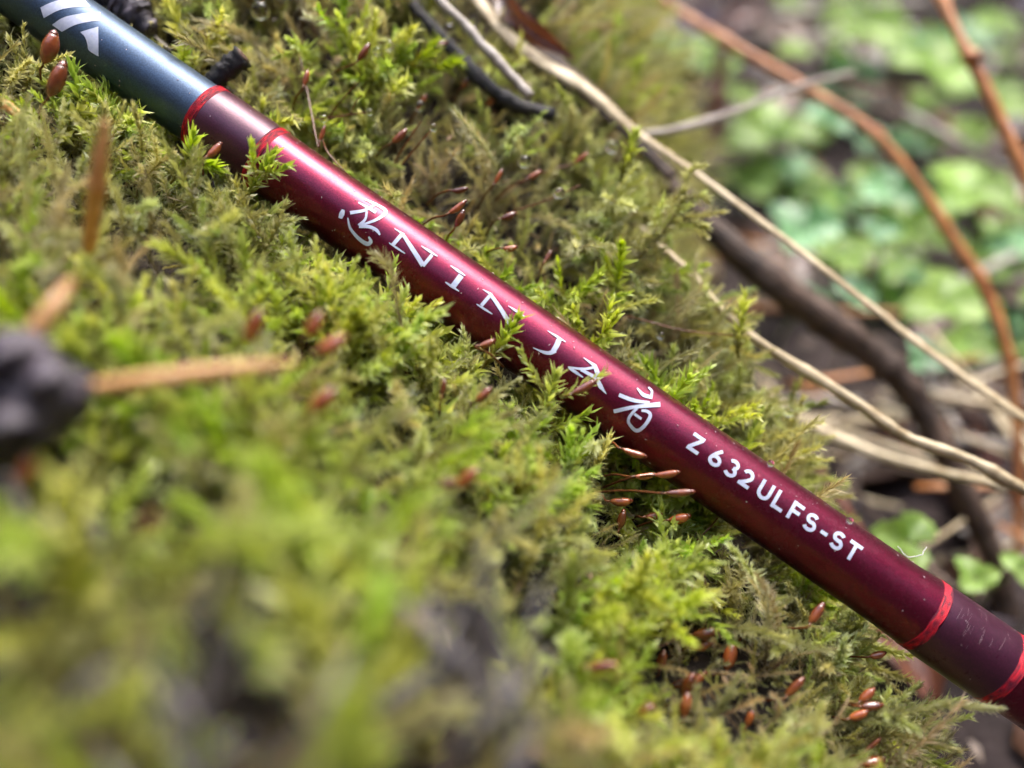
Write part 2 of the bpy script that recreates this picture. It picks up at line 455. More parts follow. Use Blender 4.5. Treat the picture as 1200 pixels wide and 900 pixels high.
PAL = {'feather': [((.13, .11, .025), (.28, .32, .045), (.60, .65, .24)), ((.15, .13, .03), (.36, .37, .07), (.66, .68, .32)), ((.13, .10, .03), (.30, .29, .06), (.58, .57, .26))],
       'bright': [((.15, .13, .02), (.25, .36, .022), (.47, .56, .12)), ((.16, .14, .025), (.38, .43, .04), (.62, .66, .22)), ((.15, .13, .025), (.31, .40, .03), (.55, .62, .17))],
       'hair': [((.14, .10, .035), (.35, .33, .10), (.62, .60, .34)), ((.13, .095, .03), (.31, .28, .07), (.56, .53, .27)), ((.16, .10, .04), (.38, .31, .11), (.60, .53, .30))]}
def tints(kind, H, E, g, k=None):
    a, b, c = [np.array(q) for q in PAL[kind][int(g.integers(3)) if k is None else k]]
    base = a + (b - a) * sstep(.15, .75, H)[:, None]          # old brown leaves below, fresh ones above
    t = base + (c - base) * (np.clip(E, 0, 1) ** 1.5 * (.35 + .5 * H))[:, None]   # pale leaf points
    t = t * g.uniform(.75, 1.25) * np.array([g.uniform(.92, 1.1), 1, g.uniform(.8, 1.3)])
    t = t * np.array([1.0, 1.0, 1.1])
    return np.concatenate([t, np.ones((len(t), 1))], 1)

PROTO = {}
def make_protos(kind, nv, lo, hi):
    out = []
    for q in range(nv):
        g = np.random.default_rng(100 + q * 7 + len(kind))
        L = lo + (hi - lo) * (q + .5) / nv
        b = g.normal(0, .22, 2)
        c = spline([(0, 0, 0), (b[0] * .2, b[1] * .2, L * .35), (b[0] * .7, b[1] * .7, L * .7), (b[0] * 1.7, b[1] * 1.7, L * .98)], 9)
        V, F, H, E = shoot_on(c, kind, g)
        out.append((V, F, H, E, c))
    return out
PROTO['feather'] = make_protos('feather', 18, .7, 1.5)
PROTO['bright'] = make_protos('bright', 14, .7, 1.5)
PROTO['hair'] = make_protos('hair', 10, .8, 1.6)

def patch(x, y, s, ph):
    return np.sin(x * s + ph) * np.cos(y * s * 1.13 - ph) + .6 * np.sin((x + y) * s * .63 + 2 * ph) + .4 * np.cos((x - 1.3 * y) * s * 1.9 + ph)

# capsules: pixel, depth, heading, root pixel and depth, label, length in pixels
CAPS = [
    (425, 62, 12.6, 52, 375, 100, 13.0, 'rust red moss capsule pointing up behind the rod near the top of the picture', 24),
    (358, 92, 12.5, 75, 342, 130, 12.8, 'small upright brown capsule just right of the charred twig stub', 20),
    (377, 157, 12.2, 70, 350, 60, 12.8, 'plump orange brown capsule on the thin stalk nearest the upper thread band', 20),
    (467, 160, 12.4, 40, 440, 185, 12.6, 'pinkish red capsule behind the first brushed character', 24),
    (535, 243, 11.9, 35, 490, 268, 12.2, 'long glossy rust capsule just above the letter N, upper of a pair', 26),
    (538, 257, 11.85, 60, 520, 290, 12.2, 'short rust capsule just above the letter N, lower of a pair', 22),
    (538, 222, 12.2, 5, 500, 240, 12.5, 'small brown capsule lying flat above the pair beside the letter N', 20),
    (583, 208, 12.6, 60, 560, 245, 12.8, 'thin reddish capsule leaning right in the moss behind the rod', 20),
    (625, 205, 12.9, 30, 580, 235, 12.9, 'rust capsule near the drops in the moss behind the rod', 20),
    (680, 185, 13.4, 35, 600, 220, 13.2, 'dark brown capsule at the far end of a long slanting stalk', 20),
    (595, 253, 12.5, 20, 570, 275, 12.8, 'brown capsule in the olive moss right of the glossy pair', 20),
    (597, 290, 12.2, 5, 560, 305, 12.4, 'dim red capsule deep in the moss above the second letter N', 18),
    (642, 300, 12.6, 60, 630, 330, 12.8, 'small salmon capsule in the moss above the letter J', 16),
    (514, 52, 13.6, 20, 480, 80, 13.6, 'blurred orange capsule beside the bright leaves near the straw', 20),
    (575, 118, 13.8, 50, 560, 150, 13.8, 'dim red capsule below the cut end of the pale straw', 18),
    (545, 97, 13.8, 55, 530, 130, 13.8, 'blurred red capsule left of the black twig', 18),
    (495, 118, 13.2, 60, 480, 150, 13.2, 'blurred pink capsule holding a bright drop', 16),
    (683, 454, 10.65, 28, 655, 474, 10.9, 'slender brown capsule reaching over the rod below the letter A', 34),
    (742, 530, 10.9, -18, 712, 520, 11.3, 'brown capsule lying against the rod below the second brushed character', 30),
    (755, 557, 11.1, 5, 700, 560, 11.4, 'thin brown capsule touching the lower edge of the rod, upper one', 26),
    (780, 555, 10.95, 8, 705, 572, 11.4, 'long tan capsule touching the lower edge of the rod', 30),
    (795, 577, 10.8, 4, 690, 578, 11.3, 'blurred pinkish capsule with a long stalk across the rod edge', 34),
    (795, 607, 11.3, 12, 740, 620, 11.6, 'round glossy brown capsule just under the rod', 26),
    (727, 587, 11.3, 0, 700, 580, 11.6, 'flat dark brown capsule in the shade under the rod', 26),
    (728, 610, 11.2, 75, 726, 640, 11.5, 'orange capsule standing upright under the rod', 24),
    (765, 604, 11.4, 10, 740, 610, 11.7, 'small orange capsule beside the round glossy one under the rod', 20),
    (565, 463, 10.2, 40, 545, 500, 10.6, 'soft red capsule in the bright moss below the letter J', 26),
    (570, 402, 10.7, 20, 590, 430, 10.8, 'small brown capsule in the moss below the second letter N', 20),
    (855, 770, 11.0, 72, 800, 790, 11.3, 'large glossy orange capsule catching the light low in the moss', 34),
    (825, 742, 10.9, 10, 770, 775, 11.2, 'orange brown capsule, upper of two side by side below the rod', 30),
    (820, 756, 10.95, 15, 765, 785, 11.2, 'orange brown capsule, lower of two side by side below the rod', 28),
    (956, 720, 10.95, 52, 880, 745, 11.2, 'dark purple brown capsule standing clear of the moss under the letter T', 30),
    (930, 806, 10.7, 45, 850, 830, 11.0, 'mauve brown capsule in the moss left of the capsule cluster', 30),
    (1015, 815, 10.95, 38, 965, 825, 11.2, 'orange capsule on top of the cluster of three', 24),
    (1021, 827, 10.9, 2, 968, 829, 11.2, 'dark red capsule at the right of the cluster of three', 26),
    (1005, 838, 10.85, 22, 960, 842, 11.2, 'brown capsule at the bottom of the cluster of three', 24),
    (1028, 767, 11.6, 12, 965, 774, 11.7, 'pale salmon capsule alone in front of the dark gap', 20),
    (1022, 873, 10.9, 40, 960, 900, 11.0, 'orange capsule below the long arching sprig', 22),
    (1022, 893, 10.8, 8, 955, 910, 11.0, 'red capsule at the bottom edge of the picture', 28),
    (775, 776, 10.9, 75, 745, 800, 11.1, 'dark red capsule at the left of the low cluster', 26),
    (805, 806, 10.5, 70, 740, 840, 10.9, 'deep red capsule in the middle of the low cluster', 34),
    (803, 828, 10.4, 80, 770, 860, 10.8, 'orange capsule at the foot of the low cluster', 30),
    (818, 795, 10.8, 30, 750, 815, 11.1, 'brown capsule half hidden behind the low cluster', 24),
    (878, 843, 10.6, 70, 870, 880, 10.8, 'small orange capsule in the pale moss near the bottom', 20),
    (750, 835, 9.4, 32, 715, 870, 9.7, 'blurred salmon capsule left of the low cluster', 34),
    (705, 780, 8.9, 8, 670, 800, 9.2, 'blurred orange red capsule among pale green leaf tips', 34),
    (545, 561, 8.6, 40, 490, 570, 8.9, 'blurred bright red capsule in the middle of the front moss', 34),
    (517, 566, 8.7, 10, 480, 575, 8.9, 'blurred brown capsule left of the bright red one', 30),
    (375, 470, 8.0, 38, 345, 510, 8.4, 'blurred red capsule below the orange needle tip', 44),
    (295, 385, 8.3, 62, 280, 425, 8.7, 'blurred pink red capsule with a pale drop above the orange needle', 44),
    (366, 382, 8.4, 60, 350, 420, 8.8, 'blurred dusky red capsule, upper of the pair at the needle tip', 36),
    (386, 404, 8.4, 30, 360, 430, 8.8, 'blurred orange red capsule, lower of the pair at the needle tip', 40),
    (65, 95, 10.6, 62, 45, 140, 10.7, 'red brown capsule standing against the dark end of the rod', 44),
    (57, 57, 11.0, 68, 48, 95, 11.1, 'orange brown capsule overlapping the dark end of the rod', 40),
    (250, 176, 10.9, 48, 238, 205, 11.1, 'orange capsule at the wrapped sleeve of the rod', 24),
    (28, 555, 6.6, 55, 10, 600, 6.9, 'blurred pink red capsule under the dark bud', 40),
    (170, 618, 6.2, 50, 150, 660, 6.5, 'blurred dull red capsule beside the dark hollow', 40),
    (519, 455, 10.1, 80, 515, 490, 10.4, 'dim red brown capsule deep in the moss left of the soft red one', 20)]
# the moss leaves these things free: (pixel, depth, radius in pixels)
CAPS = [(a[0], a[1], a[2] - (.5 if a[0] > 720 and a[1] > 700 and a[2] > 10 else .2), *a[3:8], a[8] * 1.12) for a in CAPS]
FREE = [(a[0], a[1], a[2], 21) for a in CAPS]
FREE += [(433, 131, 12.2, 10), (379, 139, 12.3, 10), (442, 60, 12.6, 10), (492, 124, 13, 12), (508, 149, 12.1, 10), (615, 189, 12.8, 16), (655, 226, 12.5, 14), (717, 172, 13.6, 18), (526, 34, 14.2, 16), (305, 12, 13, 22), (774, 393, 12.4, 12)]
for pts in ([(510, -5, 13.5), (560, 48, 13.3), (622, 114, 13.1)], [(490, 8, 13.9), (520, 45, 13.6), (560, 88, 13.4), (600, 120, 13.3), (650, 135, 13.3)], [(580, 0, 14.3), (620, 40, 14), (660, 75, 13.8)],
            [(560, -10, 14.4), (600, 45, 14.2), (690, 105, 14), (750, 158, 14)], [(640, 62, 14.4), (715, 130, 14.4), (790, 208, 14.5)], [(240, 104, 12), (285, 66, 11.9)], [(120, -10, 12.5), (175, 34, 12.4)],
            [(30, 480, 6.8), (105, 452, 6.8), (180, 444, 6.9), (270, 433, 7.1), (352, 424, 7.3)], [(10, 440, 6.8), (35, 395, 6.9), (82, 330, 7.2)], [(112, 240, 8.4), (116, 200, 8.2), (124, 142, 8)]):
    q_ = spline(pts, 14); FREE += [(a, b, c, 12) for a, b, c in q_]
FREEP = np.array([P(a, b, c) for a, b, c, r in FREE]); FREER = np.array([r / FPX * c for a, b, c, r in FREE]); FREED = np.array([unit(-q) for q in FREEP])
def blocks(cw):
    """does the shoot stand in front of one of them"""
    w = cw[None] - FREEP[:, None]
    t = np.clip((w * FREED[:, None]).sum(-1), -.05, 3.5)
    return (np.linalg.norm(w - t[..., None] * FREED[:, None], axis=-1) < FREER[:, None] + .08).any()
# candidates scattered evenly over the mound
NC = 30000
cx = rng.uniform(-11, 8.5, NC); cy = rng.uniform(-.5, 24, NC); cz = mound_h(cx, cy); cn = mound_n(cx, cy)
sd_e = edge_sd(cx, cy)
pp = pix(np.stack([cx, cy, cz], -1))
vis = (pp[:, 2] > 2.6) & (pp[:, 0] > -260) & (pp[:, 0] < 1250) & (pp[:, 1] > -170) & (pp[:, 1] < 1150) & (sd_e < 1.5)
idx = np.where(vis)[0]
AXPY = lambda px: 34 + .693 * (px - 92)
BARE = [(560, 780, 75), (240, 850, 80), (40, 640, 42), (880, 880, 30), (420, 300, 18), (395, 555, 28), (290, 520, 25)]   # patches of bare bark, given on the ground they show
BAREW = []
for bx_, by_, br_ in BARE:
    r_ = ray(bx_, by_); lo, hi = 3.0, 20.0
    for _ in range(40):
        md = .5 * (lo + hi); q = r_ * md
        if q[2] < mound_h(q[0], q[1]) : hi = md
        else: lo = md
    BAREW.append((r_[0] * md, r_[1] * md, br_ / FPX * md))
acc = {k_: [[], [], [], 0] for k_ in PROTO}
count = 0
for ii in idx:
    x, y, z = cx[ii], cy[ii], cz[ii]
    g = rng
    px, py, d = pp[ii]
    keep = .32 if d > 8.9 else .06
    keep *= np.clip(1 + .45 * patch(x, y, 2.9, 1.2), .25, 1.5) * min(2.6, 1 / max(.3, cn[ii][2]))
    if -1.6 < sd_e[ii] < .9 and py > AXPY(px): keep *= 1.7
    if g.random() > keep: continue
    if any((x - a) ** 2 + (y - b) ** 2 < c * c for a, b, c in BAREW) and g.random() < .85: continue
    front = py > AXPY(px)
    f1, f2 = patch(x, y, 1.1, .7), patch(x, y, 1.6, 2.1)
    if front and px < 820: kind = 'bright' if f1 > .05 else ('hair' if f2 > .75 else 'feather')
    else: kind = 'bright' if f1 > 1.15 else ('hair' if f2 > .35 else 'feather')
    if d < 7.2 and g.random() < .4: kind = 'hair'
    elif front and 7.2 < d < 9.6 and g.random() < .5: kind = 'bright'
    V, F, H, E, c = PROTO[kind][int(g.integers(len(PROTO[kind])))]
    up = unit(cn[ii] * .75 + np.array([0, 0, .55]) + .34 * np.array([patch(x, y, 1.9, .3), patch(x, y, 2.2, 1.9), 0]) + g.normal(0, .24, 3))
    u = unit(np.cross(up, g.standard_normal(3))); R = np.stack([u, np.cross(up, u), up], 1)
    s = g.uniform(.8, 1.15)
    if 5.2 < d < 8.9: s *= g.uniform(1.25, 1.65)
    if d < 5: s *= .85
    b0 = np.array([x, y, z - .03])
    ok = False
    for tr in range(5):
        cw = (c * s) @ R.T + b0
        dist, sx = rod_dist(cw)
        hit = (dist < .53).any()
        tp = pix(cw[-1]); inside = (cw[1:] @ FWD).min() > 2.2
        perp = (tp[1] - AXPY(tp[0])) * .822                   # pixels below the rod's centre line
        lim = 31 if tp[0] < 700 else 60
        if 360 < tp[0] < 480: lim = 44
        cover = tp[2] < 11.6 and -75 < perp < lim and front
        cover2 = (not front) and tp[2] < 11.3 and abs(perp) < 50
        if not hit and inside and not cover and not cover2 and not blocks(cw[2:]): ok = True; break
        s *= .64
    if not ok: continue
    a = acc[kind]
    a[0].append((V * s) @ R.T + b0); a[1].append(F + a[3]); a[2].append(tints(kind, H, E, g, 1 if (f1 > .3 and front and g.random() < .6) else None)); a[3] += len(V)
    count += 1
for ii in idx:
    if pp[ii][2] < 8 or rng.random() > (.55 if np.linalg.norm(FREEP[:len(CAPS)] - np.array([cx[ii], cy[ii], cz[ii] + .6]), axis=1).min() < 1.0 else .13): continue
    kind = 'hair' if rng.random() < .5 else 'feather'
    V, F, H, E, c = PROTO[kind][int(rng.integers(len(PROTO[kind])))]
    up = unit(cn[ii] + rng.normal(0, .45, 3)); u = unit(np.cross(up, rng.standard_normal(3))); R = np.stack([u, np.cross(up, u), up], 1)
    s = rng.uniform(.28, .5); b0 = np.array([cx[ii], cy[ii], cz[ii] - .02]); cw = (c * s) @ R.T + b0
    if (rod_dist(cw)[0] < .5).any(): continue
    a = acc[kind]; a[0].append((V * s) @ R.T + b0); a[1].append(F + a[3]); a[2].append(tints(kind, H, E, rng, 2)); a[3] += len(V)
print('moss shoots', count, 'triangles', sum(len(f) for a in acc.values() for f in a[1]))
MOSS = {'feather': ('feather_moss', 'olive feathery moss carpeting the mound around the rod'),
        'bright': ('broad_leaf_moss', 'bright yellow green broad leaved moss in front of the rod'),
        'hair': ('hair_moss', 'pale straw green fine pointed moss mixed into the carpet')}
for kind, (vs, fs, ts, _) in acc.items():
    nm, lb = MOSS[kind]
    o = add(nm, np.vstack(vs), np.vstack(fs), M['moss'], loc=(0, 8, -7), smooth=False, tint=np.vstack(ts))
    tag(o, lb, 'moss', kind='stuff')

# ------------------------------------------------------------------ fishing rod
def s_at(px, py): return rod_hit(px, py, .41)[0]
S1, S2, S3, S4 = s_at(237, 116), s_at(307, 170), s_at(1100, 724), s_at(1188, 795)
t_ = np.array([0.0, 0.0, 1.0]); RU = unit(t_ - (t_ @ AX) * AX); RV = np.cross(AX, RU)
rod = empty('fishing_rod', RA + AX * 5 - RU * .42)
tag(rod, 'glossy red fishing rod blank with a blue black end lying diagonally on moss', 'fishing rod')
def lathe(name, prof, mat, seg=72, cap=(False, False), parent=None):
    V, F = [], []
    ca = np.arange(seg) / seg * 2 * math.pi
    for s, r in prof:
        V.append(RA + AX * s + r * (np.cos(ca)[:, None] * RU + np.sin(ca)[:, None] * RV))
    V = np.vstack(V)
    for i in range(len(prof) - 1):
        for j in range(seg):
            k = (j + 1) % seg
            F.append((i * seg + j, (i + 1) * seg + j, (i + 1) * seg + k, i * seg + k))
    if cap[0]: F.append(tuple(range(seg)))
    if cap[1]: F.append(tuple(range((len(prof) - 1) * seg, len(prof) * seg))[::-1])
    return add(name, V, F, mat, parent or rod)
def steps(a, b, ra, rb, n=10): return [(a + (b - a) * q / n, ra + (rb - ra) * q / n) for q in range(n + 1)]
HW = .058                                                   # half width of a thread band
def rad_at(s):
    if s < S1: return .382 + (s + 1) * .0018
    if s < S2 + .12: return .405
    return .405 + .015 * min(1, (s - S2) / 4.5)
tip_part = lathe('tip_section', steps(-16, S1 - HW, .352, rad_at(S1 - HW - .001), 24), M['navy'], cap=(True, False))
sleeve_a = lathe('wrap_sleeve', [(S1 + HW, .404), (S1 + HW + .1, .412)] + steps(S1 + HW + .2, S2 - HW - .1, .414, .416, 6) + [(S2 - HW, .410)], M['wrap'])
red_part = lathe('red_section', [(S2 + HW, .409), (S2 + HW + .1, .408), (S2 + HW + .3, .405)] + steps(S2 + .6, S3 - HW - .35, .405, .42, 20) + [(S3 - HW - .15, .428), (S3 - HW, .436)], M['red'])
sleeve_b = lathe('wrap_sleeve', [(S3 + HW, .438), (S3 + HW + .12, .446)] + steps(S3 + HW + .2, S4 - HW - .1, .448, .45, 6) + [(S4 - HW, .446)], M['wrap'])
lathe('butt_section', [(S4 + HW, .444), (S4 + HW + .15, .436)] + steps(S4 + .4, S4 + 13, .43, .47, 12), M['red'], cap=(False, True))
def thread_band(s0, r, seed, par):
    """six turns of thread, each its own ridge and its own red"""
    g = np.random.default_rng(seed); prof = []; tn = []
    for q in range(6):
        a = s0 - HW + q * 2 * HW / 6
        for w in range(5):
            prof.append((a + (w / 5) * 2 * HW / 6, r + .009 * math.sin(math.pi * w / 5))); tn.append(.3 if w == 0 else 1.0)
    prof = [(s0 - HW, r - .03)] + prof + [(s0 + HW, r), (s0 + HW, r - .03)]; tn = [.35] + tn + [.35, .35]
    o = lathe('thread_band', prof, M['thread'], seg=120, parent=par)
    co = np.empty(len(o.data.vertices) * 3, np.float32); o.data.vertices.foreach_get('co', co); co = co.reshape(-1, 120, 3)
    wv = np.interp(np.arange(120), np.arange(0, 121, 5), np.append(g.normal(0, .005, 24), 0)); co += (wv[None, :, None] * AX).astype(np.float32)
    o.data.vertices.foreach_set('co', co.ravel())
    tint = []
    row = [np.interp(np.arange(120), np.arange(0, 121, 3), np.clip(g.normal(.6, .45, 41), .05, 1.1)) for _ in range(9)]
    for i, f in enumerate(tn):
        k = row[min(8, i // 5)]
        for j in range(120): tint.append((.07 + .62 * f * k[j], .006 + .006 * f * k[j], .022 + .008 * f * k[j], 1))
    at = o.data.attributes.new('tint', 'FLOAT_COLOR', 'POINT'); at.data.foreach_set('color', np.array(tint, np.float32).ravel())
    return o
for q_, (s0, r) in enumerate(((S1, .400), (S2, .406), (S3, .433), (S4, .440))): thread_band(s0, r, q_, sleeve_a if q_ < 2 else sleeve_b)

# printed marks: strokes and shapes drawn flat, then laid on the rod's skin
def on_rod(pts, lift=.0035):
    out = []
    for px, py in pts:
        s, q = rod_hit(px, py, .41); r = rad_at(s) + lift
        s, q = rod_hit(px, py, r); out.append(q)
    return np.array(out)
def stroke_strip(pts, w, n=None, cap=True):
    c = spline([(a, b, 0) for a, b in pts], n or max(6, 5 * len(pts)))[:, :2] if len(pts) > 2 else np.array([np.array(pts[0]) * (1 - t) + np.array(pts[1]) * t for t in np.linspace(0, 1, 8)])
    w = np.interp(np.linspace(0, 1, len(c)), np.linspace(0, 1, len(w)), w) if hasattr(w, '__len__') else np.full(len(c), w)
    t = np.gradient(c, axis=0); t /= np.linalg.norm(t, axis=1)[:, None] + 1e-9
    nn = np.stack([-t[:, 1], t[:, 0]], 1)
    return c + nn * w[:, None] / 2, c - nn * w[:, None] / 2
def strip_mesh(sides, across=3):
    V, F, o = [], [], 0
    for lift_i, (a, b) in enumerate(sides):
        n_ = len(a); rows = [a * (1 - t) + b * t for t in np.linspace(0, 1, across + 1)]
        for r_ in rows: V.append(on_rod(r_, .0035 + .0007 * lift_i))
        for r_ in range(across):
            for i in range(n_ - 1):
                F.append((o + r_ * n_ + i, o + r_ * n_ + i + 1, o + (r_ + 1) * n_ + i + 1, o + (r_ + 1) * n_ + i))
        o += n_ * (across + 1)
    return np.vstack(V), F
def printed(name, strokes, org=(0, 0), k=1.0, label=None):
    sides = []
    for pts, w in strokes:
        p2 = [(org[0] + a / k, org[1] + b / k) for a, b in pts]
        ww = [q * .93 / k for q in w] if hasattr(w, '__len__') else w * .93 / k
        sides.append(stroke_strip(p2, ww))
    V, F = strip_mesh(sides)
    o = add(name, V, F, M['print'], red_part, smooth=True)
    if label: o['label'] = label
    return o
Z7, K7 = (380, 220), 1200 / 220
printed('brush_character', [([(218, 93), (275, 125), (330, 158)], [10, 18, 20]), ([(258, 72), (330, 105), (385, 138), (388, 165), (330, 205), (245, 236)], [10, 16, 22, 24, 20, 14]),
        ([(335, 100), (262, 142), (165, 160)], [14, 20, 24]), ([(272, 150), (262, 200), (222, 243)], [16, 16, 26]), ([(222, 245), (290, 250), (335, 272), (356, 302)], [26, 22, 24, 12]),
        ([(122, 140), (112, 168), (102, 196)], [22, 38, 26]), ([(150, 192), (166, 258), (215, 320), (270, 358), (297, 345), (284, 312)], [8, 18, 24, 30, 26, 10])], Z7, K7, 'white brushed character before the letters')
printed('letter', [([(448, 260), (512, 300)], [6, 16]), ([(497, 296), (436, 368)], 27), ([(414, 352), (516, 420)], [7, 15, 7]), ([(498, 292), (560, 385), (632, 497)], [22, 30, 34]), ([(690, 428), (630, 500)], 24), ([(620, 371), (724, 438)], [6, 18, 7])], Z7, K7)
printed('letter', [([(806, 496), (902, 562)], [5, 20, 8]), ([(876, 560), (822, 632)], 40), ([(774, 603), (862, 662)], [8, 20, 6])], Z7, K7)
ZJ, KJ = (540, 330), 1200 / 180
printed('letter', [([(172, 60), (240, 100)], [6, 22]), ([(228, 108), (160, 188)], 30), ([(124, 176), (247, 254)], [8, 20, 8]), ([(230, 98), (300, 195), (392, 342)], [28, 34, 38]), ([(462, 252), (395, 335)], 28), ([(370, 188), (500, 272)], [6, 22, 8])], ZJ, KJ)
printed('letter', [([(678, 383), (818, 470)], [5, 20, 8]), ([(770, 450), (748, 500), (718, 548)], [44, 46, 40]), ([(738, 535), (700, 556), (650, 552), (563, 517)], [44, 34, 26, 5])], ZJ, KJ)
printed('letter', [([(958, 592), (1050, 660)], [6, 32]), ([(1045, 655), (1068, 715), (1070, 760)], [34, 40, 36]), ([(1072, 770), (1090, 815), (1137, 878)], [26, 40, 6]), ([(1055, 668), (950, 682), (838, 668)], [22, 22, 14]), ([(940, 688), (1060, 752)], [26, 30]), ([(845, 672), (955, 748)], [22, 26, 10])], ZJ, KJ)
Z8, K8 = (600, 370), 1200 / 220
printed('brush_character', [([(800, 462), (840, 505), (898, 522)], [10, 26, 24]), ([(872, 456), (894, 482), (888, 520)], [12, 16, 18]), ([(684, 506), (775, 540), (880, 556)], [26, 26, 20]),
        ([(650, 612), (780, 584), (948, 566)], [28, 24, 34]), ([(800, 588), (752, 645), (748, 688), (796, 735), (848, 702), (884, 640), (866, 612), (828, 606)], [20, 20, 20, 26, 24, 24, 22, 16]), ([(782, 628), (828, 660)], 18)], Z8, K8, 'white brushed character after the letters')
# model code, set in plain bold capitals on one baseline
def arc(cx_, cy_, rx, ry, a0, a1, n_=10): return [(cx_ + rx * math.cos(math.radians(a)), cy_ + ry * math.sin(math.radians(a))) for a in np.linspace(a0, a1, n_)]
SW = .205
GL = {'Z': [[(-.36, .875), (.34, .875)], [(.27, .84), (-.27, .16)], [(-.34, .125), (.36, .125)]],
      '6': [arc(0, .33, .27, .215, 0, 360, 18), [(.14, .95), (-.08, .70), (-.255, .42)]],
      '3': [arc(-.02, .70, .24, .185, 150, -75, 12), arc(-.02, .32, .27, .205, 80, -155, 14)],
      '2': [arc(0, .66, .24, .225, 165, -35, 12) + [(.02, .34), (-.25, .13)], [(-.33, .125), (.33, .125)]],
      'U': [[(-.29, 1), (-.29, .42)] + arc(0, .40, .29, .285, 180, 360, 12) + [(.29, .42), (.29, 1)]],
      'L': [[(-.25, 1), (-.25, 0)], [(-.22, .115), (.33, .115)]],
      'F': [[(-.25, 1), (-.25, 0)], [(-.22, .885), (.33, .885)], [(-.22, .49), (.24, .49)]],
      'S': [arc(0, .685, .25, .20, 35, 250, 12)[:-1] + [(.02, .50)] + arc(0, .325, .28, .215, 70, -150, 14)],
      '-': [[(-.2, .42), (.2, .42)]], 'T': [[(-.38, .885), (.38, .885)], [(0, .84), (0, 0)]]}
E1 = np.array([.8190, .5736]); 
base0 = np.array([780, 480]) + np.array([138, 229]) / (1200 / 260); end0 = np.array([780, 480]) + np.array([988, 811]) / (1200 / 260)
E1 = (end0 - base0) / np.linalg.norm(end0 - base0); E2 = np.array([.50, -.866]); CAP = 22.6
for ch, pos in zip('Z632ULFS-ST', [0, 1.46, 2.59, 3.62, 4.93, 6.0, 7.12, 8.2, 9.18, 10.1, 11.2]):
    st = []
    for pl in GL[ch]:
        st.append(([tuple(base0 + (E1 * (pos / 11.2) * np.linalg.norm(end0 - base0)) + CAP * (E1 * a + E2 * b)) for a, b in pl], SW * CAP))
    printed('letter' if ch.isalpha() else ('digit' if ch.isdigit() else 'hyphen'), st)
# emblem: three white curved stripes on the dark section
def resamp(p, n_=14): return spline([(a / 5, b / 5, 0) for a, b in p], n_)[:, :2]
for a, b in (([(236, 44), (300, 14), (380, -6), (490, -8)], [(256, 106), (340, 62), (430, 42), (530, 37)]),
             ([(304, 146), (370, 103), (470, 80), (588, 72)], [(362, 187), (430, 150), (500, 131), (586, 119)]),
             ([(470, 188), (500, 178), (540, 166), (576, 155)], [(502, 218), (512, 262), (521, 296), (577, 331)])):
    V, F = strip_mesh([(resamp(a), resamp(b))], across=8)
    add('emblem_stripe', V, F, M['print'], tip_part)

# fine wear: specks of dust on the lacquer, scratches round the lower sleeve
g = np.random.default_rng(21)
Vs, Fs, o_ = [], [], 0
for q in range(150):
    s_ = g.uniform(-1, 13.5); th = g.uniform(-1.9, 1.9); r = (.452 if s_ > S3 - .2 else (.418 if S1 - .1 < s_ < S2 + .4 else rad_at(s_) + (.004 if s_ < 11 else .02)))
    cdir = unit(-(RA + AX * s_)); cdir = unit(cdir - (cdir @ AX) * AX); e2 = np.cross(AX, cdir)
    nrm = math.cos(th) * cdir + math.sin(th) * e2; tg = np.cross(AX, nrm); a = g.uniform(0, 3.1)
    u = math.cos(a) * AX + math.sin(a) * tg; v = np.cross(nrm, u); L = g.uniform(.006, .018); w = g.uniform(.004, .008); c = RA + AX * s_ + nrm * r
    Vs.append(np.array([c - u * L, c - v * w, c + u * L, c + v * w, c + nrm * .006])); Fs.append(np.array([[0, 1, 4], [1, 2, 4], [2, 3, 4], [3, 0, 4]]) + o_); o_ += 5
add('dust_specks', np.vstack(Vs), np.vstack(Fs), M['dust'], rod, smooth=False)['kind'] = 'stuff'
Vs, Fs, o_ = [], [], 0
for q in range(20):
    s_ = g.uniform(S3 + .12, S4 - .1); t0 = g.uniform(-.1, .95); ln = g.uniform(.06, .4); sl = g.normal(0, .012)
    cdir = unit(-(RA + AX * s_)); cdir = unit(cdir - (cdir @ AX) * AX); e2 = np.cross(AX, cdir)
    if e2 @ UPV < 0: e2 = -e2
    c = np.array([RA + AX * (s_ + sl * t) + (.4505) * (math.cos(t0 + ln * t) * cdir + math.sin(t0 + ln * t) * e2) for t in np.linspace(0, 1, 7)])
    V, F = tube(c, g.uniform(.0004, .0009), 4, cap=False); Vs.append(V); Fs += [tuple(k + o_ for k in f) for f in F]; o_ += len(V)
add('scratches', np.vstack(Vs), Fs, M['dust'], sleeve_b)['kind'] = 'stuff'

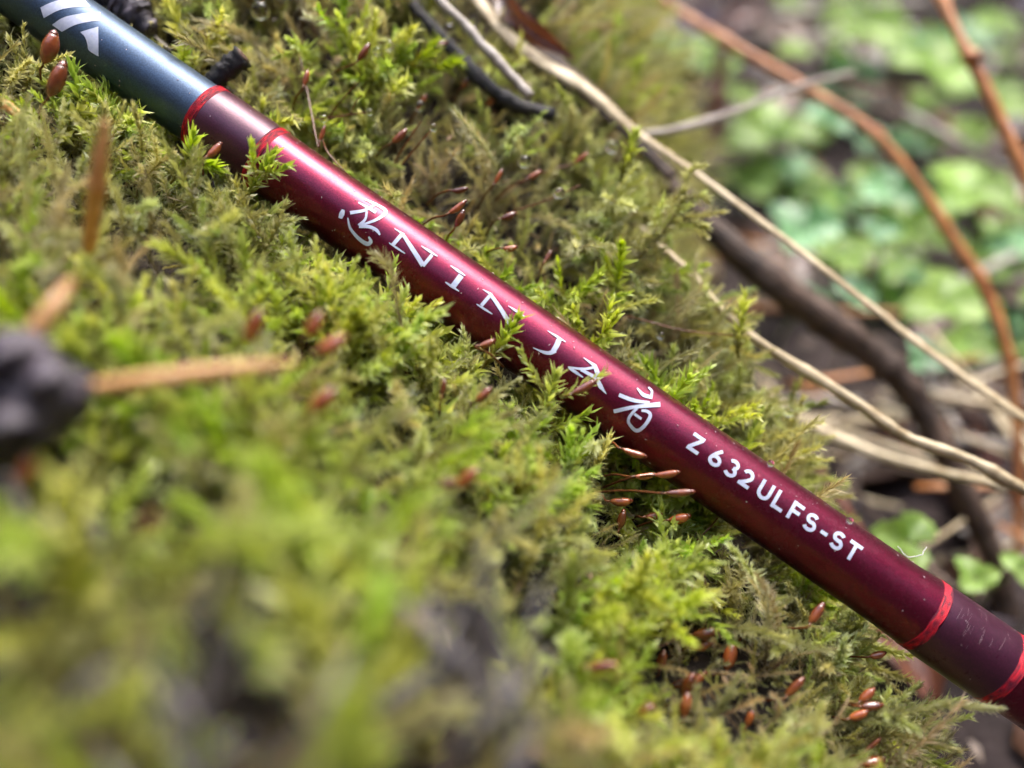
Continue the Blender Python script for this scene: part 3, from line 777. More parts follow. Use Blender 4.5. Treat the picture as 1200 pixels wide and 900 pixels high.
# ------------------------------------------------------------------ capsules on stalks
def capsule(cpt, dirv, base, label, group=None, L=.26, w=.05, bend=.15, tip=True):
    """sporophyte: a thin wiry stalk carrying a glossy egg-shaped capsule with a pointed lid"""
    cpt = np.asarray(cpt); dirv = unit(dirv); base = np.asarray(base)
    o = empty('moss_capsule', base); tag(o, label, 'moss capsule', group)
    neck = cpt - dirv * L * .5
    c = spline([base, base * .5 + neck * .5 + np.array([0, 0, bend * .3]) - dirv * .02, neck - dirv * .05, neck + dirv * .02], 14)
    V, F = tube(c, np.linspace(.014, .011, len(c)), 7); add('stalk', V, F, M['seta'], o)
    ts = np.linspace(0, 1, 14)
    c = neck + dirv * (ts * L)[:, None] + np.array([0, 0, -.02]) * np.sin(ts * math.pi)[:, None]
    r = w * np.interp(ts, [0, .08, .25, .5, .72, .88, 1], [.22, .45, .82, 1, .97, .78, .54])
    V, F = tube(c, r, 14); body = add('capsule_body', V, F, M['capsule'], o)
    if tip:
        tl = np.linspace(0, 1, 7)
        V, F = tube(c[-1] + dirv * (tl * L * .16)[:, None], w * np.interp(tl, [0, .15, .5, .8, 1], [.56, .58, .42, .2, .05]), 12); add('lid', V, F, M['lid'], body)
    return o
def cap_px(px, py, d, deg, bx, by, bd, label, group=None, size=26, wid=None, tip=True):
    """capsule centred at a pixel and depth, pointing deg degrees (0 right, 90 up the picture), stalk rooted at (bx, by, bd)"""
    a = math.radians(deg); dv = RGT * math.cos(a) + UPV * math.sin(a) + FWD * random.uniform(-.25, .25)
    L = size / FPX * d * .8; slim = any(k in label for k in ('slender', 'thin', 'long', 'lying against', 'across the rod'))
    w = (wid or size * (.27 if slim else random.uniform(.34, .45))) / FPX * d / 2
    b = P(bx, by, bd)
    q, s = rod_dist(np.array([b]))
    return capsule(P(px, py, d), dv, b, label, group, L, w, tip=tip)
for a in CAPS:
    cap_px(*a[:8], size=a[8], group='moss capsules')

# bare wiry stalks that have lost their capsules, some with a drop at the tip
def stalk(pts, label, r=.010):
    V, F = tube(spline([P(*q) for q in pts], 16), np.linspace(r * 1.15, r * .8, 16), 7)
    tag(add('bare_stalk', V, F, M['seta']), label, 'stalk', 'bare capsule stalks')
stalk([(335, 143, 12.5), (385, 138, 12.3), (433, 131, 12.2)], 'thin brown stalk lying level behind the upper thread band')
stalk([(380, 145, 12.5), (400, 118, 12.3), (420, 97, 12.2)], 'thin brown stalk leaning right, behind the level stalk')
stalk([(410, 135, 12.4), (418, 118, 12.3), (424, 112, 12.2)], 'short stalk with a hooked tip next to the level stalk')
stalk([(377, 162, 12.1), (385, 180, 11.9), (405, 202, 11.85)], 'pale stalk bending down to the rod from the plump capsule')
stalk([(462, 190, 12.4), (478, 165, 12.2), (494, 142, 12.1)], 'thin dark stalk rising in the moss above the first letter N')
stalk([(466, 198, 12.4), (490, 170, 12.2), (507, 150, 12.1)], 'thin dark stalk tipped by a drop above the first letter N')
stalk([(600, 248, 12.6), (640, 235, 12.5), (680, 217, 12.5)], 'slanting dark stalk with a drop halfway in the moss behind the rod')
stalk([(735, 370, 12.6), (800, 387, 12.5), (862, 393, 12.6)], 'dark level stalk with a drop, left of the tan straw')
stalk([(800, 650, 11.4), (830, 620, 11.35), (842, 606, 11.5)], 'thin brown stalk leaning to the lower edge of the rod')
stalk([(770, 790, 11.1), (850, 762, 10.9), (875, 742, 10.9)], 'dark wiry stalk crossing the low capsule cluster')
stalk([(730, 850, 10.6), (790, 800, 10.5), (850, 790, 10.6)], 'dark wiry stalk below the low capsule cluster')
stalk([(690, 840, 9.9), (735, 780, 10.0), (800, 745, 10.3)], 'soft brown stalk left of the low capsule cluster')

# ------------------------------------------------------------------ water drops
def drop(px, py, d, size, label, group='water drops'):
    d -= .3; r = size * 1.1 / FPX * d / 2; c = P(px, py, d)
    V, F = [], []; nu, nv_ = 12, 8
    for i in range(nv_ + 1):
        th = math.pi * i / nv_
        for j in range(nu):
            a = 2 * math.pi * j / nu
            V.append(c + r * np.array([math.sin(th) * math.cos(a), math.sin(th) * math.sin(a), .9 * math.cos(th)]))
    for i in range(nv_):
        for j in range(nu):
            k = (j + 1) % nu; F.append((i * nu + j, (i + 1) * nu + j, (i + 1) * nu + k, i * nu + k))
    F = [f for f in F]
    tag(add('water_drop', V, F, M['water']), label, 'water drop', group)
for a in [(433, 131, 12.2, 9, 'clear drop at the tip of the level stalk'), (379, 139, 12.3, 10, 'clear drop on the level stalk beside the plump capsule'), (442, 60, 12.6, 10, 'bright drop beside the rust red capsule'), (456, 53, 13, 13, 'blurred drop right of the bright one'),
          (492, 124, 13.0, 13, 'bright drop hanging under the blurred pink capsule'), (508, 149, 12.1, 10, 'drop at the tip of the dark stalk above the first letter N'), (615, 189, 12.8, 16, 'large white shining drop in the moss behind the rod'), (655, 226, 12.5, 14, 'clear drop halfway along the slanting stalk'),
          (717, 172, 13.6, 16, 'clear drop against the dark gap beside the grass'), (526, 34, 14.2, 16, 'blurred drop beside the pale straw'), (774, 393, 12.4, 9, 'clear drop on the dark level stalk'), (637, 148, 13.6, 12, 'blurred drop by the black twig'),
          (903, 543, 11.15, 8, 'tiny drop on the upper edge of the rod over the letters UL'), (996, 610, 11.05, 8, 'tiny drop on the upper edge of the rod over the letter S'), (305, 12, 13.0, 22, 'large clear drop at the top edge behind the rod'), (312, 398, 8.3, 20, 'blurred pale drop beside the pink red capsule'),
          (925, 483, 12.9, 12, 'bright drop at the moss edge beside the tan straw'), (797, 447, 12.5, 9, 'tiny white drop at the moss edge over the rod'), (484, 455, 9.6, 12, 'blurred grey drop in the front moss')]:
    drop(*a)

# ------------------------------------------------------------------ prominent moss sprigs
def sprig(pts, kind, label, side=False, seed=0, k=None, extra=()):
    g = np.random.default_rng(seed + 50)
    c = spline([P(*q) for q in pts], 14)
    parts = [shoot_on(c, kind, g, side=side, dens=1.5)]
    for e in extra: parts.append(shoot_on(spline([P(*q) for q in e], 8), kind, g, side=False, dens=1.5))
    V, F, H, E = join(parts)
    o = add('moss_sprig', V, F, M['moss'], loc=c[0], smooth=False, tint=tints(kind, H, E, g, k))
    tag(o, label, 'moss sprig', 'moss sprigs')
sprig([(880, 872, 10.7), (950, 856, 10.5), (1035, 838, 10.4), (1105, 827, 10.35), (1168, 830, 10.35)], 'feather', 'long arching sprig reaching right below the rod', seed=1, k=1)
sprig([(745, 305, 12.7), (775, 275, 12.6), (798, 240, 12.5), (806, 205, 12.5), (824, 194, 12.5)], 'feather', 'bare stemmed sprig with leafy tufts in front of the thick branch', seed=2, k=1, extra=[[(802, 232, 12.5), (815, 231, 12.4), (828, 234, 12.4)], [(795, 250, 12.5), (812, 260, 12.4), (826, 266, 12.4)]])
sprig([(722, 222, 13.0), (735, 190, 12.9), (744, 158, 12.9)], 'bright', 'upright yellow sprig crossing the top of the straw blade', seed=3, k=1)
sprig([(565, 432, 10.9), (585, 405, 10.75), (604, 376, 10.7)], 'bright', 'bright sprig overlapping the second letter N', seed=4, k=0)
sprig([(632, 520, 10.7), (640, 480, 10.6), (650, 440, 10.6)], 'bright', 'yellow green sprig pointing up at the letter A', seed=5, k=1, side=True)
sprig([(680, 575, 10.9), (700, 545, 10.85), (714, 512, 10.85)], 'feather', 'pale fluffy sprig touching the rod below the second brushed character', seed=6, k=1)
sprig([(200, 215, 11.1), (222, 190, 10.95), (252, 196, 10.9)], 'bright', 'bright green sprig below the upper thread band', seed=7, k=0, extra=[[(218, 200, 11.0), (222, 180, 10.9), (226, 162, 10.9)]])
sprig([(275, 245, 11.1), (298, 215, 10.95), (318, 184, 10.9)], 'bright', 'bright toothed sprig across the second thread band', seed=8, k=0, side=True)
sprig([(480, 415, 10.4), (466, 360, 10.35), (458, 318, 10.4), (440, 300, 10.5)], 'hair', 'thin olive sprig rising across the rod before the first letter N', seed=9, k=1)
sprig([(385, 362, 10.7), (405, 350, 10.6), (432, 352, 10.6)], 'hair', 'dull straw coloured sprig leaning along the rod', seed=10, k=0)
sprig([(865, 420, 12.7), (866, 390, 12.6), (872, 352, 12.6)], 'bright', 'lone yellow sprig standing in front of the tan straw', seed=11, k=1)
sprig([(430, 95, 13.2), (460, 80, 13.1), (478, 80, 13.1)], 'bright', 'bright sprig with broad leaves near the pale straw', seed=12, k=0, extra=[[(470, 80, 13.1), (490, 70, 13.0), (510, 50, 13.0)], [(480, 80, 13.1), (510, 78, 13.0), (535, 72, 13.0)]])
sprig([(232, 95, 12.3), (240, 62, 12.4), (258, 40, 12.4)], 'bright', 'yellow sprig behind the rod left of the charred twig stub', seed=13, k=1, side=True, extra=[[(215, 70, 12.4), (213, 40, 12.5), (198, 5, 12.6)]])
sprig([(100, 135, 11.2), (92, 110, 11.1), (85, 80, 11.1)], 'bright', 'green sprig against the dark end of the rod', seed=14, k=0)
sprig([(30, 800, 5.4), (110, 735, 5.3), (210, 655, 5.4), (300, 625, 5.6), (400, 622, 5.8)], 'bright', 'blurred pale green sprig arching across the lower left', seed=15, k=1, extra=[[(200, 665, 5.4), (195, 720, 5.3), (202, 775, 5.3)], [(238, 650, 5.5), (275, 720, 5.4), (305, 765, 5.4)]])
sprig([(350, 860, 5.6), (420, 760, 5.7), (450, 690, 6.0)], 'bright', 'blurred green sprig standing in the bottom moss', seed=16, k=0)
sprig([(500, 540, 8.9), (530, 515, 8.8), (565, 490, 8.8)], 'bright', 'blurred vivid sprig leaning right in the front moss', seed=17, k=0, side=True)
sprig([(310, 500, 7.8), (325, 545, 7.5), (345, 585, 7.4)], 'bright', 'blurred vivid sprig drooping below the orange needle', seed=18, k=0, side=True)
sprig([(180, 470, 7.2), (200, 490, 7.0), (215, 515, 7.0)], 'bright', 'blurred vivid sprig under the middle of the orange needle', seed=19, k=0)

# ------------------------------------------------------------------ twigs, straws, canes
def stick(name, pts, wpx, mat, label, cat, group=None, sides=10, rough=.06, n_=40, flat=1.0, seed=1, nodes=0):
    c = spline([P(*q) for q in pts], n_)
    gs = np.random.default_rng(seed + len(label)); wob = np.cumsum(gs.normal(0, .0035, (n_, 3)), axis=0); wob -= np.linspace(0, 1, n_)[:, None] * wob[-1]
    c = c + wob
    dd = np.array([q[2] for q in pts]); d = np.interp(np.linspace(0, 1, n_), np.linspace(0, 1, len(dd)), dd)
    w = np.interp(np.linspace(0, 1, n_), np.linspace(0, 1, len(wpx)), wpx) if hasattr(wpx, '__len__') else np.full(n_, wpx)
    w = w * (1 + .10 * np.interp(np.arange(n_), np.arange(0, n_ + 4, 4), gs.normal(0, 1, len(np.arange(0, n_ + 4, 4)))))
    for q in range(nodes):
        k = int((q + .5 + gs.uniform(-.3, .3)) / nodes * n_); w = w * (1 + .2 * np.exp(-((np.arange(n_) - k) / .8) ** 2))
    V, F = tube(c, w / FPX * d / 2, sides, rough, flat, seed)
    return tag(add(name, V, F, mat), label, cat, group)
stick('fallen_branch', [(640, 40, 20), (690, 110, 18.5), (780, 215, 17.5), (880, 310, 17), (980, 385, 17), (1050, 440, 17.2), (1095, 510, 17.3), (1135, 590, 17.4), (1168, 668, 17.6), (1185, 760, 18)], [24, 28, 31, 34, 35, 35, 34, 31, 28, 26], M['branch'], 'thick dark brown branch curving down behind the rod', 'branch', sides=16, rough=.07, n_=90, nodes=5)
stick('grass_blade', [(540, -30, 14.5), (600, 45, 14.2), (690, 105, 14.0), (750, 158, 14.0), (830, 214, 14.0), (1000, 342, 13.9), (1100, 418, 13.8), (1210, 497, 13.7)], [16, 18, 17, 13, 11, 11, 12, 13], M['straw'], 'long pale dry grass blade crossing above the thick branch', 'grass blade', flat=.4, rough=.04, nodes=2, n_=80)
stick('grass_blade', [(560, -20, 14.8), (640, 62, 14.5), (715, 130, 14.5), (790, 208, 14.6)], [22, 26, 30, 18], M['branch'], 'brown dead grass blade lying under the long pale one', 'grass blade', flat=.35, rough=.05, seed=5)
stick('dry_straw', [(745, 262, 13.9), (775, 290, 13.6), (805, 318, 13.4), (870, 388, 13.2), (1000, 472, 13.2), (1065, 515, 13.1), (1140, 541, 13.1), (1215, 582, 13.0)], [8, 9, 10, 12, 13, 13, 13, 13], M['straw'], 'tan straw from the moss edge passing close above the letters', 'straw', nodes=3, n_=70)
stick('dry_straw', [(890, 455, 17), (950, 500, 16.5), (1020, 530, 16), (1090, 550, 15.5), (1180, 571, 14.6)], [10, 13, 13, 12, 9], M['straw'], 'blurred grey tan straw joining the tan one at the right', 'straw')
stick('dry_straw', [(500, -15, 13.6), (560, 48, 13.3), (622, 114, 13.1)], [11, 12, 13], M['straw_grey'], 'pale straw with a cut end lying in the moss at the top', 'straw')
stick('twig', [(485, 5, 13.9), (520, 45, 13.7), (560, 88, 13.5), (600, 120, 13.4), (650, 135, 13.3)], [14, 16, 18, 20, 14], M['black_twig'], 'wet black twig beside the straw with a cut end', 'twig', rough=.12)
stick('dry_straw', [(752, 158, 15.5), (800, 150, 16), (860, 132, 17), (935, 102, 18), (1000, 85, 19.5)], [8, 9, 9, 8, 6], M['straw_grey'], 'thin whitish straw branching right from the grass blade', 'straw')
stick('cane', [(740, -20, 21), (790, 10, 21), (850, 48, 20.5), (940, 100, 20), (1020, 152, 19.5), (1072, 210, 19.2), (1110, 270, 19), (1150, 330, 18.8), (1178, 400, 18.6), (1190, 480, 18.6), (1194, 600, 18.8), (1190, 720, 19)], [11, 12, 13, 14, 14, 13, 14, 14, 13, 12, 11, 10], M['cane'], 'orange brown cane arching down the right side', 'cane', 'orange canes', nodes=7, n_=90)
o = stick('cane', [(1095, -25, 19), (1112, 15, 18.6), (1138, 66, 18.2), (1160, 110, 18), (1185, 165, 17.8), (1215, 240, 17.6)], [14, 14, 15, 14, 14, 13], M['cane'], 'straight rusty cane with a knot in the upper right corner', 'cane', 'orange canes')
c = P(1139, 68, 18.1)
V, F = tube(np.array([c + (P(1142, 75, 18.1) - P(1136, 61, 18.2)) * t for t in np.linspace(-.5, .5, 7)]), np.array([.10, .15, .17, .175, .165, .15, .1]), 10, .08)
k_ = bpy.data.objects.new('knot', mesh_data('knot', V - np.array(o.location), F, M['cane'])); col.objects.link(k_); k_.parent = o
stick('dry_straw', [(905, 470, 22), (980, 470, 22), (1060, 474, 22)], [10, 13, 12], M['straw_grey'], 'blurred whitish level straw behind the tan one', 'straw')
stick('dry_straw', [(920, 490, 21), (990, 494, 21), (1060, 490, 21)], [9, 16, 10], M['straw'], 'blurred tan level straw just below the whitish one', 'straw')
stick('dry_straw', [(1062, 452, 20), (1110, 465, 20), (1190, 478, 20)], [8, 10, 10], M['straw'], 'blurred straw left of the foot of the arching cane', 'straw')
stick('dry_straw', [(1115, 333, 24), (1150, 318, 24), (1192, 298, 24)], [13, 14, 12], M['straw_grey'], 'short white straw crossing the arching cane', 'straw', flat=.5)
stick('dry_straw', [(1120, 688, 20), (1160, 690, 20), (1215, 686, 20)], [7, 8, 8], M['straw'], 'thin straw behind the right end of the rod', 'straw')
stick('dry_straw', [(1110, 512, 21), (1150, 518, 21), (1195, 524, 21)], [16, 18, 16], M['straw_grey'], 'blurred pale grey straw under the grass blade crossing', 'straw', flat=.5)
stick('dry_straw', [(900, 20, 34), (980, 12, 34), (1080, 2, 34)], [10, 12, 10], M['straw_grey'], 'far blurred straw at the top of the forest floor', 'straw')
stick('dry_straw', [(890, 40, 31), (930, 52, 31), (985, 28, 31)], [7, 8, 6], M['straw_grey'], 'far blurred curved straw below the topmost one', 'straw')
stick('twig', [(1060, 130, 27), (1110, 160, 26), (1180, 200, 26)], [9, 10, 9], M['straw_grey'], 'far pale twig left of the rusty cane', 'twig')
stick('twig', [(990, 120, 28), (1050, 132, 27), (1110, 150, 27)], [10, 12, 8], M['branch'], 'far dark twig between the two canes', 'twig')
stick('twig', [(838, 150, 25), (842, 100, 25), (848, 60, 25)], [16, 17, 14], M['rust_leaf'], 'far blurred brown upright stem left of the arching cane', 'twig')
stick('twig', [(900, 470, 15.4), (945, 530, 15.4), (985, 585, 15.2), (1020, 640, 15)], [22, 20, 16, 14], M['rust_leaf'], 'blurred brownish stem running down beside the rod', 'twig', flat=.4)
stick('twig', [(1000, 700, 14.5), (960, 730, 14), (930, 750, 13.6)], [50, 40, 30], M['branch'], 'blurred grey brown root under the right part of the rod', 'root', rough=.1)
# charred stub and bark lump behind the rod
stub = empty('twig_stub', P(250, 96, 12.05)); tag(stub, 'short charred black twig stub leaning on the rod at the thread band', 'twig')
c = spline([P(240, 104, 12.0), P(262, 84, 11.95), P(285, 66, 11.9)], 16)
V, F = tube(c, np.linspace(.115, .135, 16), 14, .11, seed=4); add('stub_bark', V, F, M['black_twig'], stub)
V, F = tube(np.array([c[-1] + (c[-1] - c[-2]) * t for t in (0, .25, .3)]), np.array([.105, .10, .05]), 12, .08, seed=8); add('broken_end', V, F, M['ember_wood'], stub)
stick('bark_piece', [(118, -12, 12.6), (150, 12, 12.55), (178, 36, 12.5)], [30, 46, 18], M['bud'], 'dark grey bark piece behind the dark end of the rod', 'bark', rough=.14, sides=14)
stick('twig', [(243, 192, 10.95), (255, 250, 11.2)], [5, 6], M['black_twig'], 'tiny dark splinter under the wrapped sleeve', 'twig')
# blurred bud twig with orange needles, close to the lens
bud = empty('bud_twig', P(-60, 540, 7.2)); tag(bud, 'blurred dark bud on a twig at the left edge with orange needles', 'twig')
c = spline([P(-90, 560, 7.3), P(-20, 490, 7.0), P(15, 440, 6.8), P(45, 392, 6.8)], 34)
V, F = tube(c, np.interp(np.linspace(0, 1, 34), [0, .3, .45, .6, .75, .9, 1], [.26, .40, .33, .40, .26, .22, .08]), 18, .16, seed=3); add('bud_body', V, F, M['bud'], bud)
c = spline([P(-20, 485, 6.9), P(50, 470, 6.75), P(106, 450, 6.75)], 24)
V, F = tube(c, np.interp(np.linspace(0, 1, 24), [0, .3, .5, .8, .9, 1], [.28, .34, .24, .22, .16, .10]), 16, .15, seed=6); add('side_bud', V, F, M['bud'], bud)
for q, (a0_, b0_) in enumerate((((20, 520, 6.8), (60, 505, 6.6)), ((-5, 430, 6.6), (30, 400, 6.5)), ((40, 445, 6.5), (85, 430, 6.5)), ((-10, 500, 6.5), (40, 490, 6.4)))):
    c = spline([P(*a0_), (P(*a0_) + P(*b0_)) / 2 + np.array([0, -.03, .05]), P(*b0_)], 10)
    V, F = tube(c, np.interp(np.linspace(0, 1, 10), [0, .4, 1], [.14, .17, .03]), 10, .14, .5, q); add('bud_scale', V, F, M['bud'], bud)
for pts, w in (([(100, 455, 6.8), (180, 444, 6.9), (270, 433, 7.1), (352, 424, 7.3)], [15, 21, 22, 18, 5]), ([(35, 395, 6.9), (62, 360, 7.0), (82, 330, 7.2)], [24, 24, 14])):
    c = spline([P(*q) for q in pts], 20)
    V, F = tube(c, np.interp(np.linspace(0, 1, 20), np.linspace(0, 1, len(w)), w) / FPX * 7 / 2, 10, .008); add('needle', V, F, M['needle'], bud)
stick('fallen_needle', [(104, 292, 8.9), (114, 220, 8.3), (124, 142, 8.0)], [16, 22, 8], M['needle'], 'blurred upright orange needle in the moss at the left', 'needle', rough=.01)
stick('fallen_needle', [(-10, 118, 10.6), (12, 125, 10.5), (25, 138, 10.4)], [10, 12, 8], M['needle'], 'small orange needle at the left edge under the rod', 'needle')
g = np.random.default_rng(63)
for cx_, cy_, d_, n_st, sp, lb in ((560, 770, 6.0, 12, 80, 'thin grey dead moss stem blurred in the bottom middle'), (230, 850, 5.2, 12, 95, 'thin grey dead moss stem blurred at the bottom left'), (45, 655, 6.3, 5, 40, 'thin grey dead moss stem blurred under the dark bud')):
    for q in range(n_st):
        a, b = cx_ + g.normal(0, sp * .6), cy_ + g.normal(0, sp * .7); t = g.uniform(.6, 2.4); h_ = g.uniform(50, 110)
        stick('dead_moss_stem', [(a - h_ * math.cos(t), b + h_ * math.sin(t), d_ + g.uniform(.1, .5)), (a + g.normal(0, 12), b, d_), (a + h_ * math.cos(t), b - h_ * math.sin(t), d_ + g.uniform(-.2, .3))], [8, g.uniform(14, 24), 6], M['flake'], lb, 'moss stem', lb.replace('stem', 'stems'), sides=8, rough=.12, flat=.6, n_=18, seed=q)
Vs, Fs, Ts, o_ = [], [], [], 0
g = np.random.default_rng(77)
for q in range(900):
    x, y = g.uniform(-7, 5), g.uniform(2, 16)
    if edge_sd(np.array(x), np.array(y)) > 0: continue
    c = np.array([x, y, float(mound_h(x, y)) + g.uniform(.2, .8)])
    if rod_dist(c[None])[0][0] < .55: continue
    L = g.uniform(.06, .35); w = g.uniform(.012, .06); u = unit(g.normal(0, 1, 3) * np.array([1, 1, .6])); v = unit(np.cross(u, g.normal(0, 1, 3))); nn = np.cross(u, v)
    Vs.append(np.array([c, c + u * L * .5 + v * w * .5, c + u * L * .5 - v * w * .5, c + u * L * .5 + nn * w * .3, c + u * L])); Fs.append(np.array([[0, 1, 3], [0, 3, 2], [1, 4, 3], [3, 4, 2]]) + o_); o_ += 5
    Ts += [(*[(.10, .05, .03), (.30, .20, .11), (.45, .38, .28), (.05, .03, .025)][int(g.integers(4))], 1)] * 5
tag(add('moss_crumbs', np.vstack(Vs), np.vstack(Fs), M['moss'], loc=(0, 8, -7), smooth=False, tint=np.array(Ts)), 'brown and straw coloured crumbs caught in the moss', 'crumbs', kind='stuff')
# two stiff pale bristles and a thin hair on the rod
stick('dry_straw', [(764, 792, 10.7), (772, 812, 10.6), (784, 836, 10.6)], [4, 5, 4], M['fibre'], 'short white bristle beside the low capsule cluster, slanting', 'straw')
stick('dry_straw', [(779, 785, 10.7), (780, 805, 10.6), (778, 834, 10.6)], [4, 5, 4], M['fibre'], 'short white bristle beside the low capsule cluster, upright', 'straw')
stick('fibre', [(1052, 640, 10.95), (1062, 652, 10.9), (1078, 650, 10.95), (1086, 641, 11.0)], 1.2, M['fibre'], 'fine pale hair curling off the upper edge of the rod', 'fibre', rough=0, n_=30, sides=6)

# ------------------------------------------------------------------ leaves
def leaf_mesh(center, u, v, L, W, lobes, seed, cup=.18, nl=14, nw=8, fold=.25):
    """a curved blade: u along the midrib, v across, scalloped edge"""
    g = np.random.default_rng(seed); nrm = unit(np.cross(u, v)); V, F = [], []
    ph = g.uniform(0, 6)
    for i in range(nl + 1):
        t = i / nl; prof = math.sin(math.pi * min(1, t ** .8)) ** .7 if 0 < t < 1 else 0.02
        prof *= 1 + .16 * math.sin(lobes * math.pi * t + ph)
        for j in range(nw + 1):
            s = 2 * j / nw - 1
            z = fold * abs(s) * W * prof * .6 - cup * L * (t - .45) ** 2 * 2 + .05 * L * math.sin(5 * t + 3 * s + ph) * abs(s)
            V.append(center + u * (t * L) + v * (s * W / 2 * prof) + nrm * z)
    for i in range(nl):
        for j in range(nw):
            a = i * (nw + 1) + j; F.append((a, a + 1, a + nw + 2, a + nw + 1))
    return np.array(V), F
def floor_hit(px, py, h):
    r = ray(px, py); lo, hi = 5.0, 90.0
    for _ in range(40):
        md = .5 * (lo + hi); q = r * md
        if q[2] < floor_h(q[0], q[1]) + h: hi = md
        else: lo = md
    return r * md, md
def seedling(px, py, size, mat, label, seed, h):
    g = np.random.default_rng(seed)
    top, d = floor_hit(px, py, h)
    L = size / FPX * d * .62
    foot = np.array([top[0] + g.uniform(-.5, .5), top[1] + g.uniform(-.3, .6), 0]); foot[2] = floor_h(foot[0], foot[1]) - .1
    o = empty('seedling', foot); tag(o, label, 'seedling', 'green seedlings on the forest floor')
    c = spline([foot, (foot + top) / 2 + g.normal(0, .12, 3), top], 8)
    V, F = tube(c, .035, 6); add('stem', V, F, M['petiole'], o)
    a0 = g.uniform(0, 6.28)
    for q in range(3):
        a = a0 + q * 2.09 + g.normal(0, .2)
        u = unit(np.array([math.cos(a), math.sin(a), g.uniform(-.1, .25)])); v = unit(np.cross(np.array([0, -.35, 1.0]) + g.normal(0, .15, 3), u))
        V, F = leaf_mesh(top, u, v, L * g.uniform(.85, 1.1), L * g.uniform(.75, 1.0), 7, seed * 9 + q); add('leaf', V, F, M[mat], o)
SEED = [(755, 40, 70, 'teal_leaf', 'pale blurred seedling beside the yellow moss at the top'), (812, 60, 62, 'green_leaf', 'pale green seedling left of the arching cane near the top'), (905, 150, 96, 'green_leaf', 'large pale yellow green seedling under the whitish straw'),
        (885, 212, 70, 'green_leaf', 'soft green seedling above the long grass blade'), (780, 130, 46, 'green_leaf', 'small vivid seedling in the corner of grass blade and whitish straw'), (1010, 30, 110, 'green_leaf', 'bright seedling at the top between the canes'),
        (1000, 78, 56, 'teal_leaf', 'small seedling below the bright one at the top'), (1105, 78, 100, 'green_leaf', 'large seedling behind the knot of the rusty cane'), (1172, 112, 66, 'green_leaf', 'seedling right of the rusty cane'), (1085, 118, 50, 'green_leaf', 'small seedling under the large one behind the knot'),
        (1074, 165, 62, 'green_leaf', 'dark vivid seedling right of the arching cane, upper one'), (975, 140, 58, 'teal_leaf', 'bluish seedling below the middle of the arching cane'), (1044, 222, 84, 'teal_leaf', 'bluish seedling inside the curve of the arching cane'), (1066, 268, 84, 'green_leaf', 'vivid seedling inside the curve of the arching cane'),
        (1135, 222, 110, 'green_leaf', 'large pale seedling right of the curve of the arching cane'), (940, 270, 86, 'teal_leaf', 'bluish seedling just above the long grass blade'), (985, 300, 66, 'green_leaf', 'green seedling touching the long grass blade'), (1030, 268, 50, 'teal_leaf', 'small bluish seedling left of the vivid one'),
        (1105, 350, 104, 'green_leaf', 'large seedling beside the short white straw'), (1050, 312, 60, 'green_leaf', 'green seedling above the large one beside the white straw'), (1130, 405, 70, 'green_leaf', 'yellowish seedling low beside the arching cane'), (1080, 418, 52, 'teal_leaf', 'bluish seedling under the long grass blade'),
        (1190, 290, 60, 'teal_leaf', 'bluish seedling at the right edge'), (1190, 130, 50, 'green_leaf', 'vivid seedling at the upper right edge'), (930, 60, 44, 'green_leaf', 'small seedling near the far curved straw'), (1006, 345, 54, 'teal_leaf', 'dim seedling between grass blade and thick branch'), (950, 350, 40, 'teal_leaf', 'dim bluish seedling above the tan straw'),
        (1065, 634, 74, 'green_leaf', 'vivid seedling behind the rod right of the letter T'), (1142, 678, 54, 'green_leaf', 'vivid seedling behind the right thread band'), (1196, 668, 44, 'green_leaf', 'vivid seedling at the right edge above the rod'), (865, 110, 40, 'green_leaf', 'small green seedling by the brown upright stem'), (1170, 30, 60, 'green_leaf', 'seedling in the upper right corner')]
for q, (px, py, sz, mt, lb) in enumerate(SEED): seedling(px, py, sz, mt, lb, 300 + q, 1.0 + 2.5 * ((q * 37) % 10) / 10)

g = np.random.default_rng(41); nfill = 0
while nfill < 52:
    px, py = g.uniform(770, 1230), g.uniform(-40, 420)
    if py > 60 + (px - 770) * 1.1: continue
    nfill += 1
    seedling(px, py, g.uniform(34, 70), 'teal_leaf' if g.random() < .4 else 'green_leaf', 'small green seedling filling the blurred undergrowth between the larger ones', 700 + nfill, g.uniform(.4, 1.6))
for q in range(60):
    px, py = g.uniform(760, 1230), (g.uniform(20, 760) if q % 2 else g.uniform(400, 620)); a = g.uniform(-.7, .7) + (1.57 if g.random() < .2 else 0)
    if py > 520 and px < 1000: continue
    c0, d0 = floor_hit(px, py, g.uniform(.3, 1.6)); L = g.uniform(2.0, 5.5)
    u = np.array([math.cos(a), math.sin(a), g.uniform(-.12, .2)]) * L / 2
    c = spline([c0 - u, c0 + g.normal(0, .15, 3), c0 + u], 12)
    V, F = tube(c, np.linspace(1, .6, 12) * g.uniform(.04, .10), 7, .05, .6, q)
    tag(add(['dry_straw', 'dry_straw', 'twig', 'twig'][q % 4], V, F, M[['straw', 'straw_grey', 'branch', 'cane'][q % 4]]), ['thin tan straw lying loose in the blurred undergrowth', 'thin grey straw lying loose in the blurred undergrowth', 'thin dark twig lying loose in the blurred undergrowth', 'thin orange twig lying loose in the blurred undergrowth'][q % 4], ['straw', 'straw', 'twig', 'twig'][q % 4], ['tan straws in the undergrowth', 'grey straws in the undergrowth', 'dark twigs in the undergrowth', 'orange twigs in the undergrowth'][q % 4])

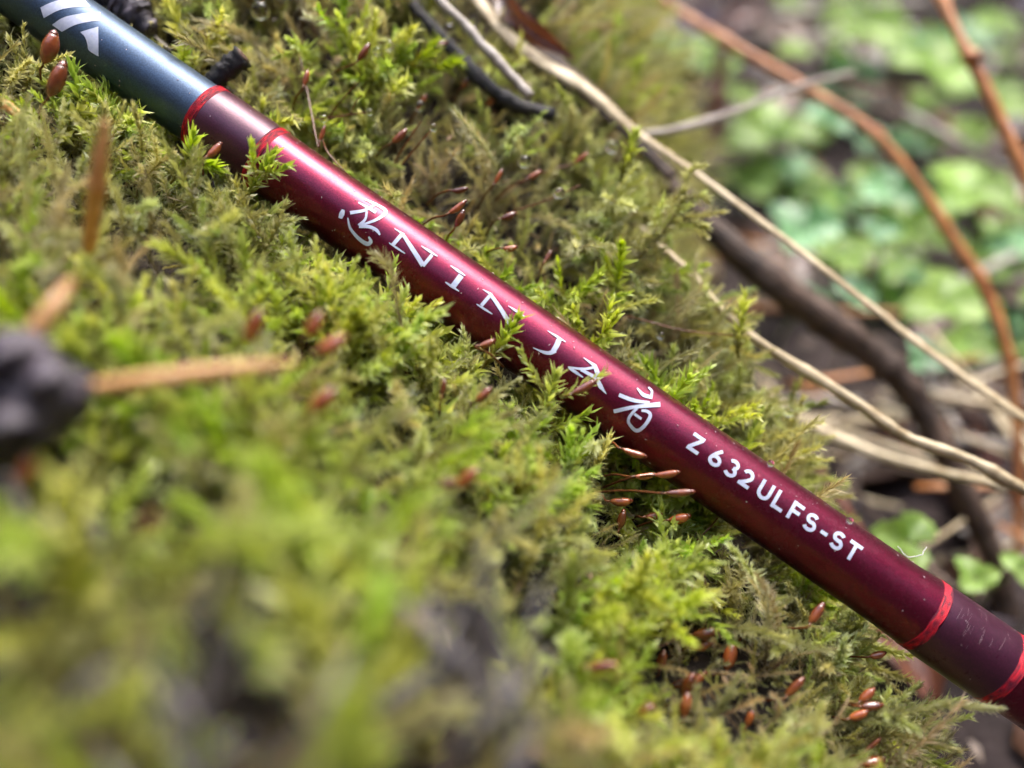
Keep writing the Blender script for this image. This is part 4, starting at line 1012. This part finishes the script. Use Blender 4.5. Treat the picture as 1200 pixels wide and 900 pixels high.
# dead leaves of the litter
g = np.random.default_rng(5)
for q in range(170):
    x = g.uniform(-3, 24); y = g.uniform(8, 44)
    pq = pix(np.array([x, y, FLOOR_Z]))
    if not (640 < pq[0] < 1290 and -60 < pq[1] < 960): continue
    z = floor_h(x, y) + g.uniform(.1, .5); a = g.uniform(0, 6.28)
    if mound_h(np.array(x), np.array(y)) > z: continue
    u = unit(np.array([math.cos(a), math.sin(a), g.uniform(-.25, .35)])); v = unit(np.cross(np.array([0, 0, 1.0]) + g.normal(0, .3, 3), u))
    L = g.uniform(1.4, 3.2); mt = g.choice(['dead_leaf', 'dead_leaf', 'purple_leaf', 'pale_dead_leaf', 'rust_leaf'], p=[.3, .2, .2, .15, .15])
    V, F = leaf_mesh(np.array([x, y, z]), u, v, L, L * g.uniform(.4, .7), 5, 900 + q, cup=.3, fold=.4)
    lb = {'dead_leaf': 'brown dead leaf lying in the forest floor litter', 'purple_leaf': 'dark purplish dead leaf lying in the forest floor litter', 'pale_dead_leaf': 'pale tan dead leaf lying in the forest floor litter', 'rust_leaf': 'rust coloured dead leaf lying in the forest floor litter'}[str(mt)]
    tag(add('dead_leaf', V, F, M[str(mt)]), lb, 'dead leaf', lb.replace('leaf lying', 'leaves'))
# the curled leaf at the top
V, F = leaf_mesh(P(575, -15, 14.4), unit(P(665, 80, 13.7) - P(575, -15, 14.4)), unit(UPV * .6 + RGT * .5 - FWD * .5), 1.6, .34, 4, 77, cup=.5, fold=.6)
tag(add('dead_leaf', V, F, M['rust_leaf']), 'curled rust brown dead leaf beside the grass blade at the top', 'dead leaf')
V, F = leaf_mesh(P(585, -20, 15.8), unit(RGT + UPV * -.1), unit(UPV * .7 - FWD * .5), 1.5, .9, 4, 78, cup=.3, fold=.3)
tag(add('dead_leaf', V, F, M['purple_leaf']), 'dark purple dead leaf behind the curled rust one at the top', 'dead leaf')
# scraps of litter too many to count
Vs, Fs, o_ = [], [], 0
for q in range(2600):
    x = g.uniform(-2, 30); y = g.uniform(5, 60); z = float(floor_h(x, y)) + g.uniform(.0, .25)
    L = g.uniform(.3, 1.1); w = L * g.uniform(.12, .6); a = g.uniform(0, 6.28)
    u = unit(np.array([math.cos(a), math.sin(a), g.normal(0, .3)])); v = unit(np.cross(np.array([0, 0, 1.0]) + g.normal(0, .4, 3), u)); nn = np.cross(u, v)
    c = np.array([x, y, z])
    Vs.append(np.array([c, c + u * L * .5 + v * w * .5, c + u * L * .5 - v * w * .5, c + u * L * .5 + nn * w * .2, c + u * L])); Fs.append(np.array([[0, 1, 3], [0, 3, 2], [1, 4, 3], [3, 4, 2]]) + o_); o_ += 5
litter_t = np.repeat(np.concatenate([np.array([(.06, .04, .032), (.15, .10, .08), (.32, .24, .18), (.14, .07, .04), (.13, .105, .115)])[g.integers(0, 5, 2600)], np.ones((2600, 1))], 1), 5, axis=0)
tag(add('leaf_litter', np.vstack(Vs), np.vstack(Fs), M['moss'], loc=(10, 20, FLOOR_Z), smooth=False, tint=litter_t), 'scraps of brown leaf litter strewn over the forest floor', 'leaf litter', kind='stuff')

for o in bpy.data.objects:
    if '_base' in o: del o['_base']
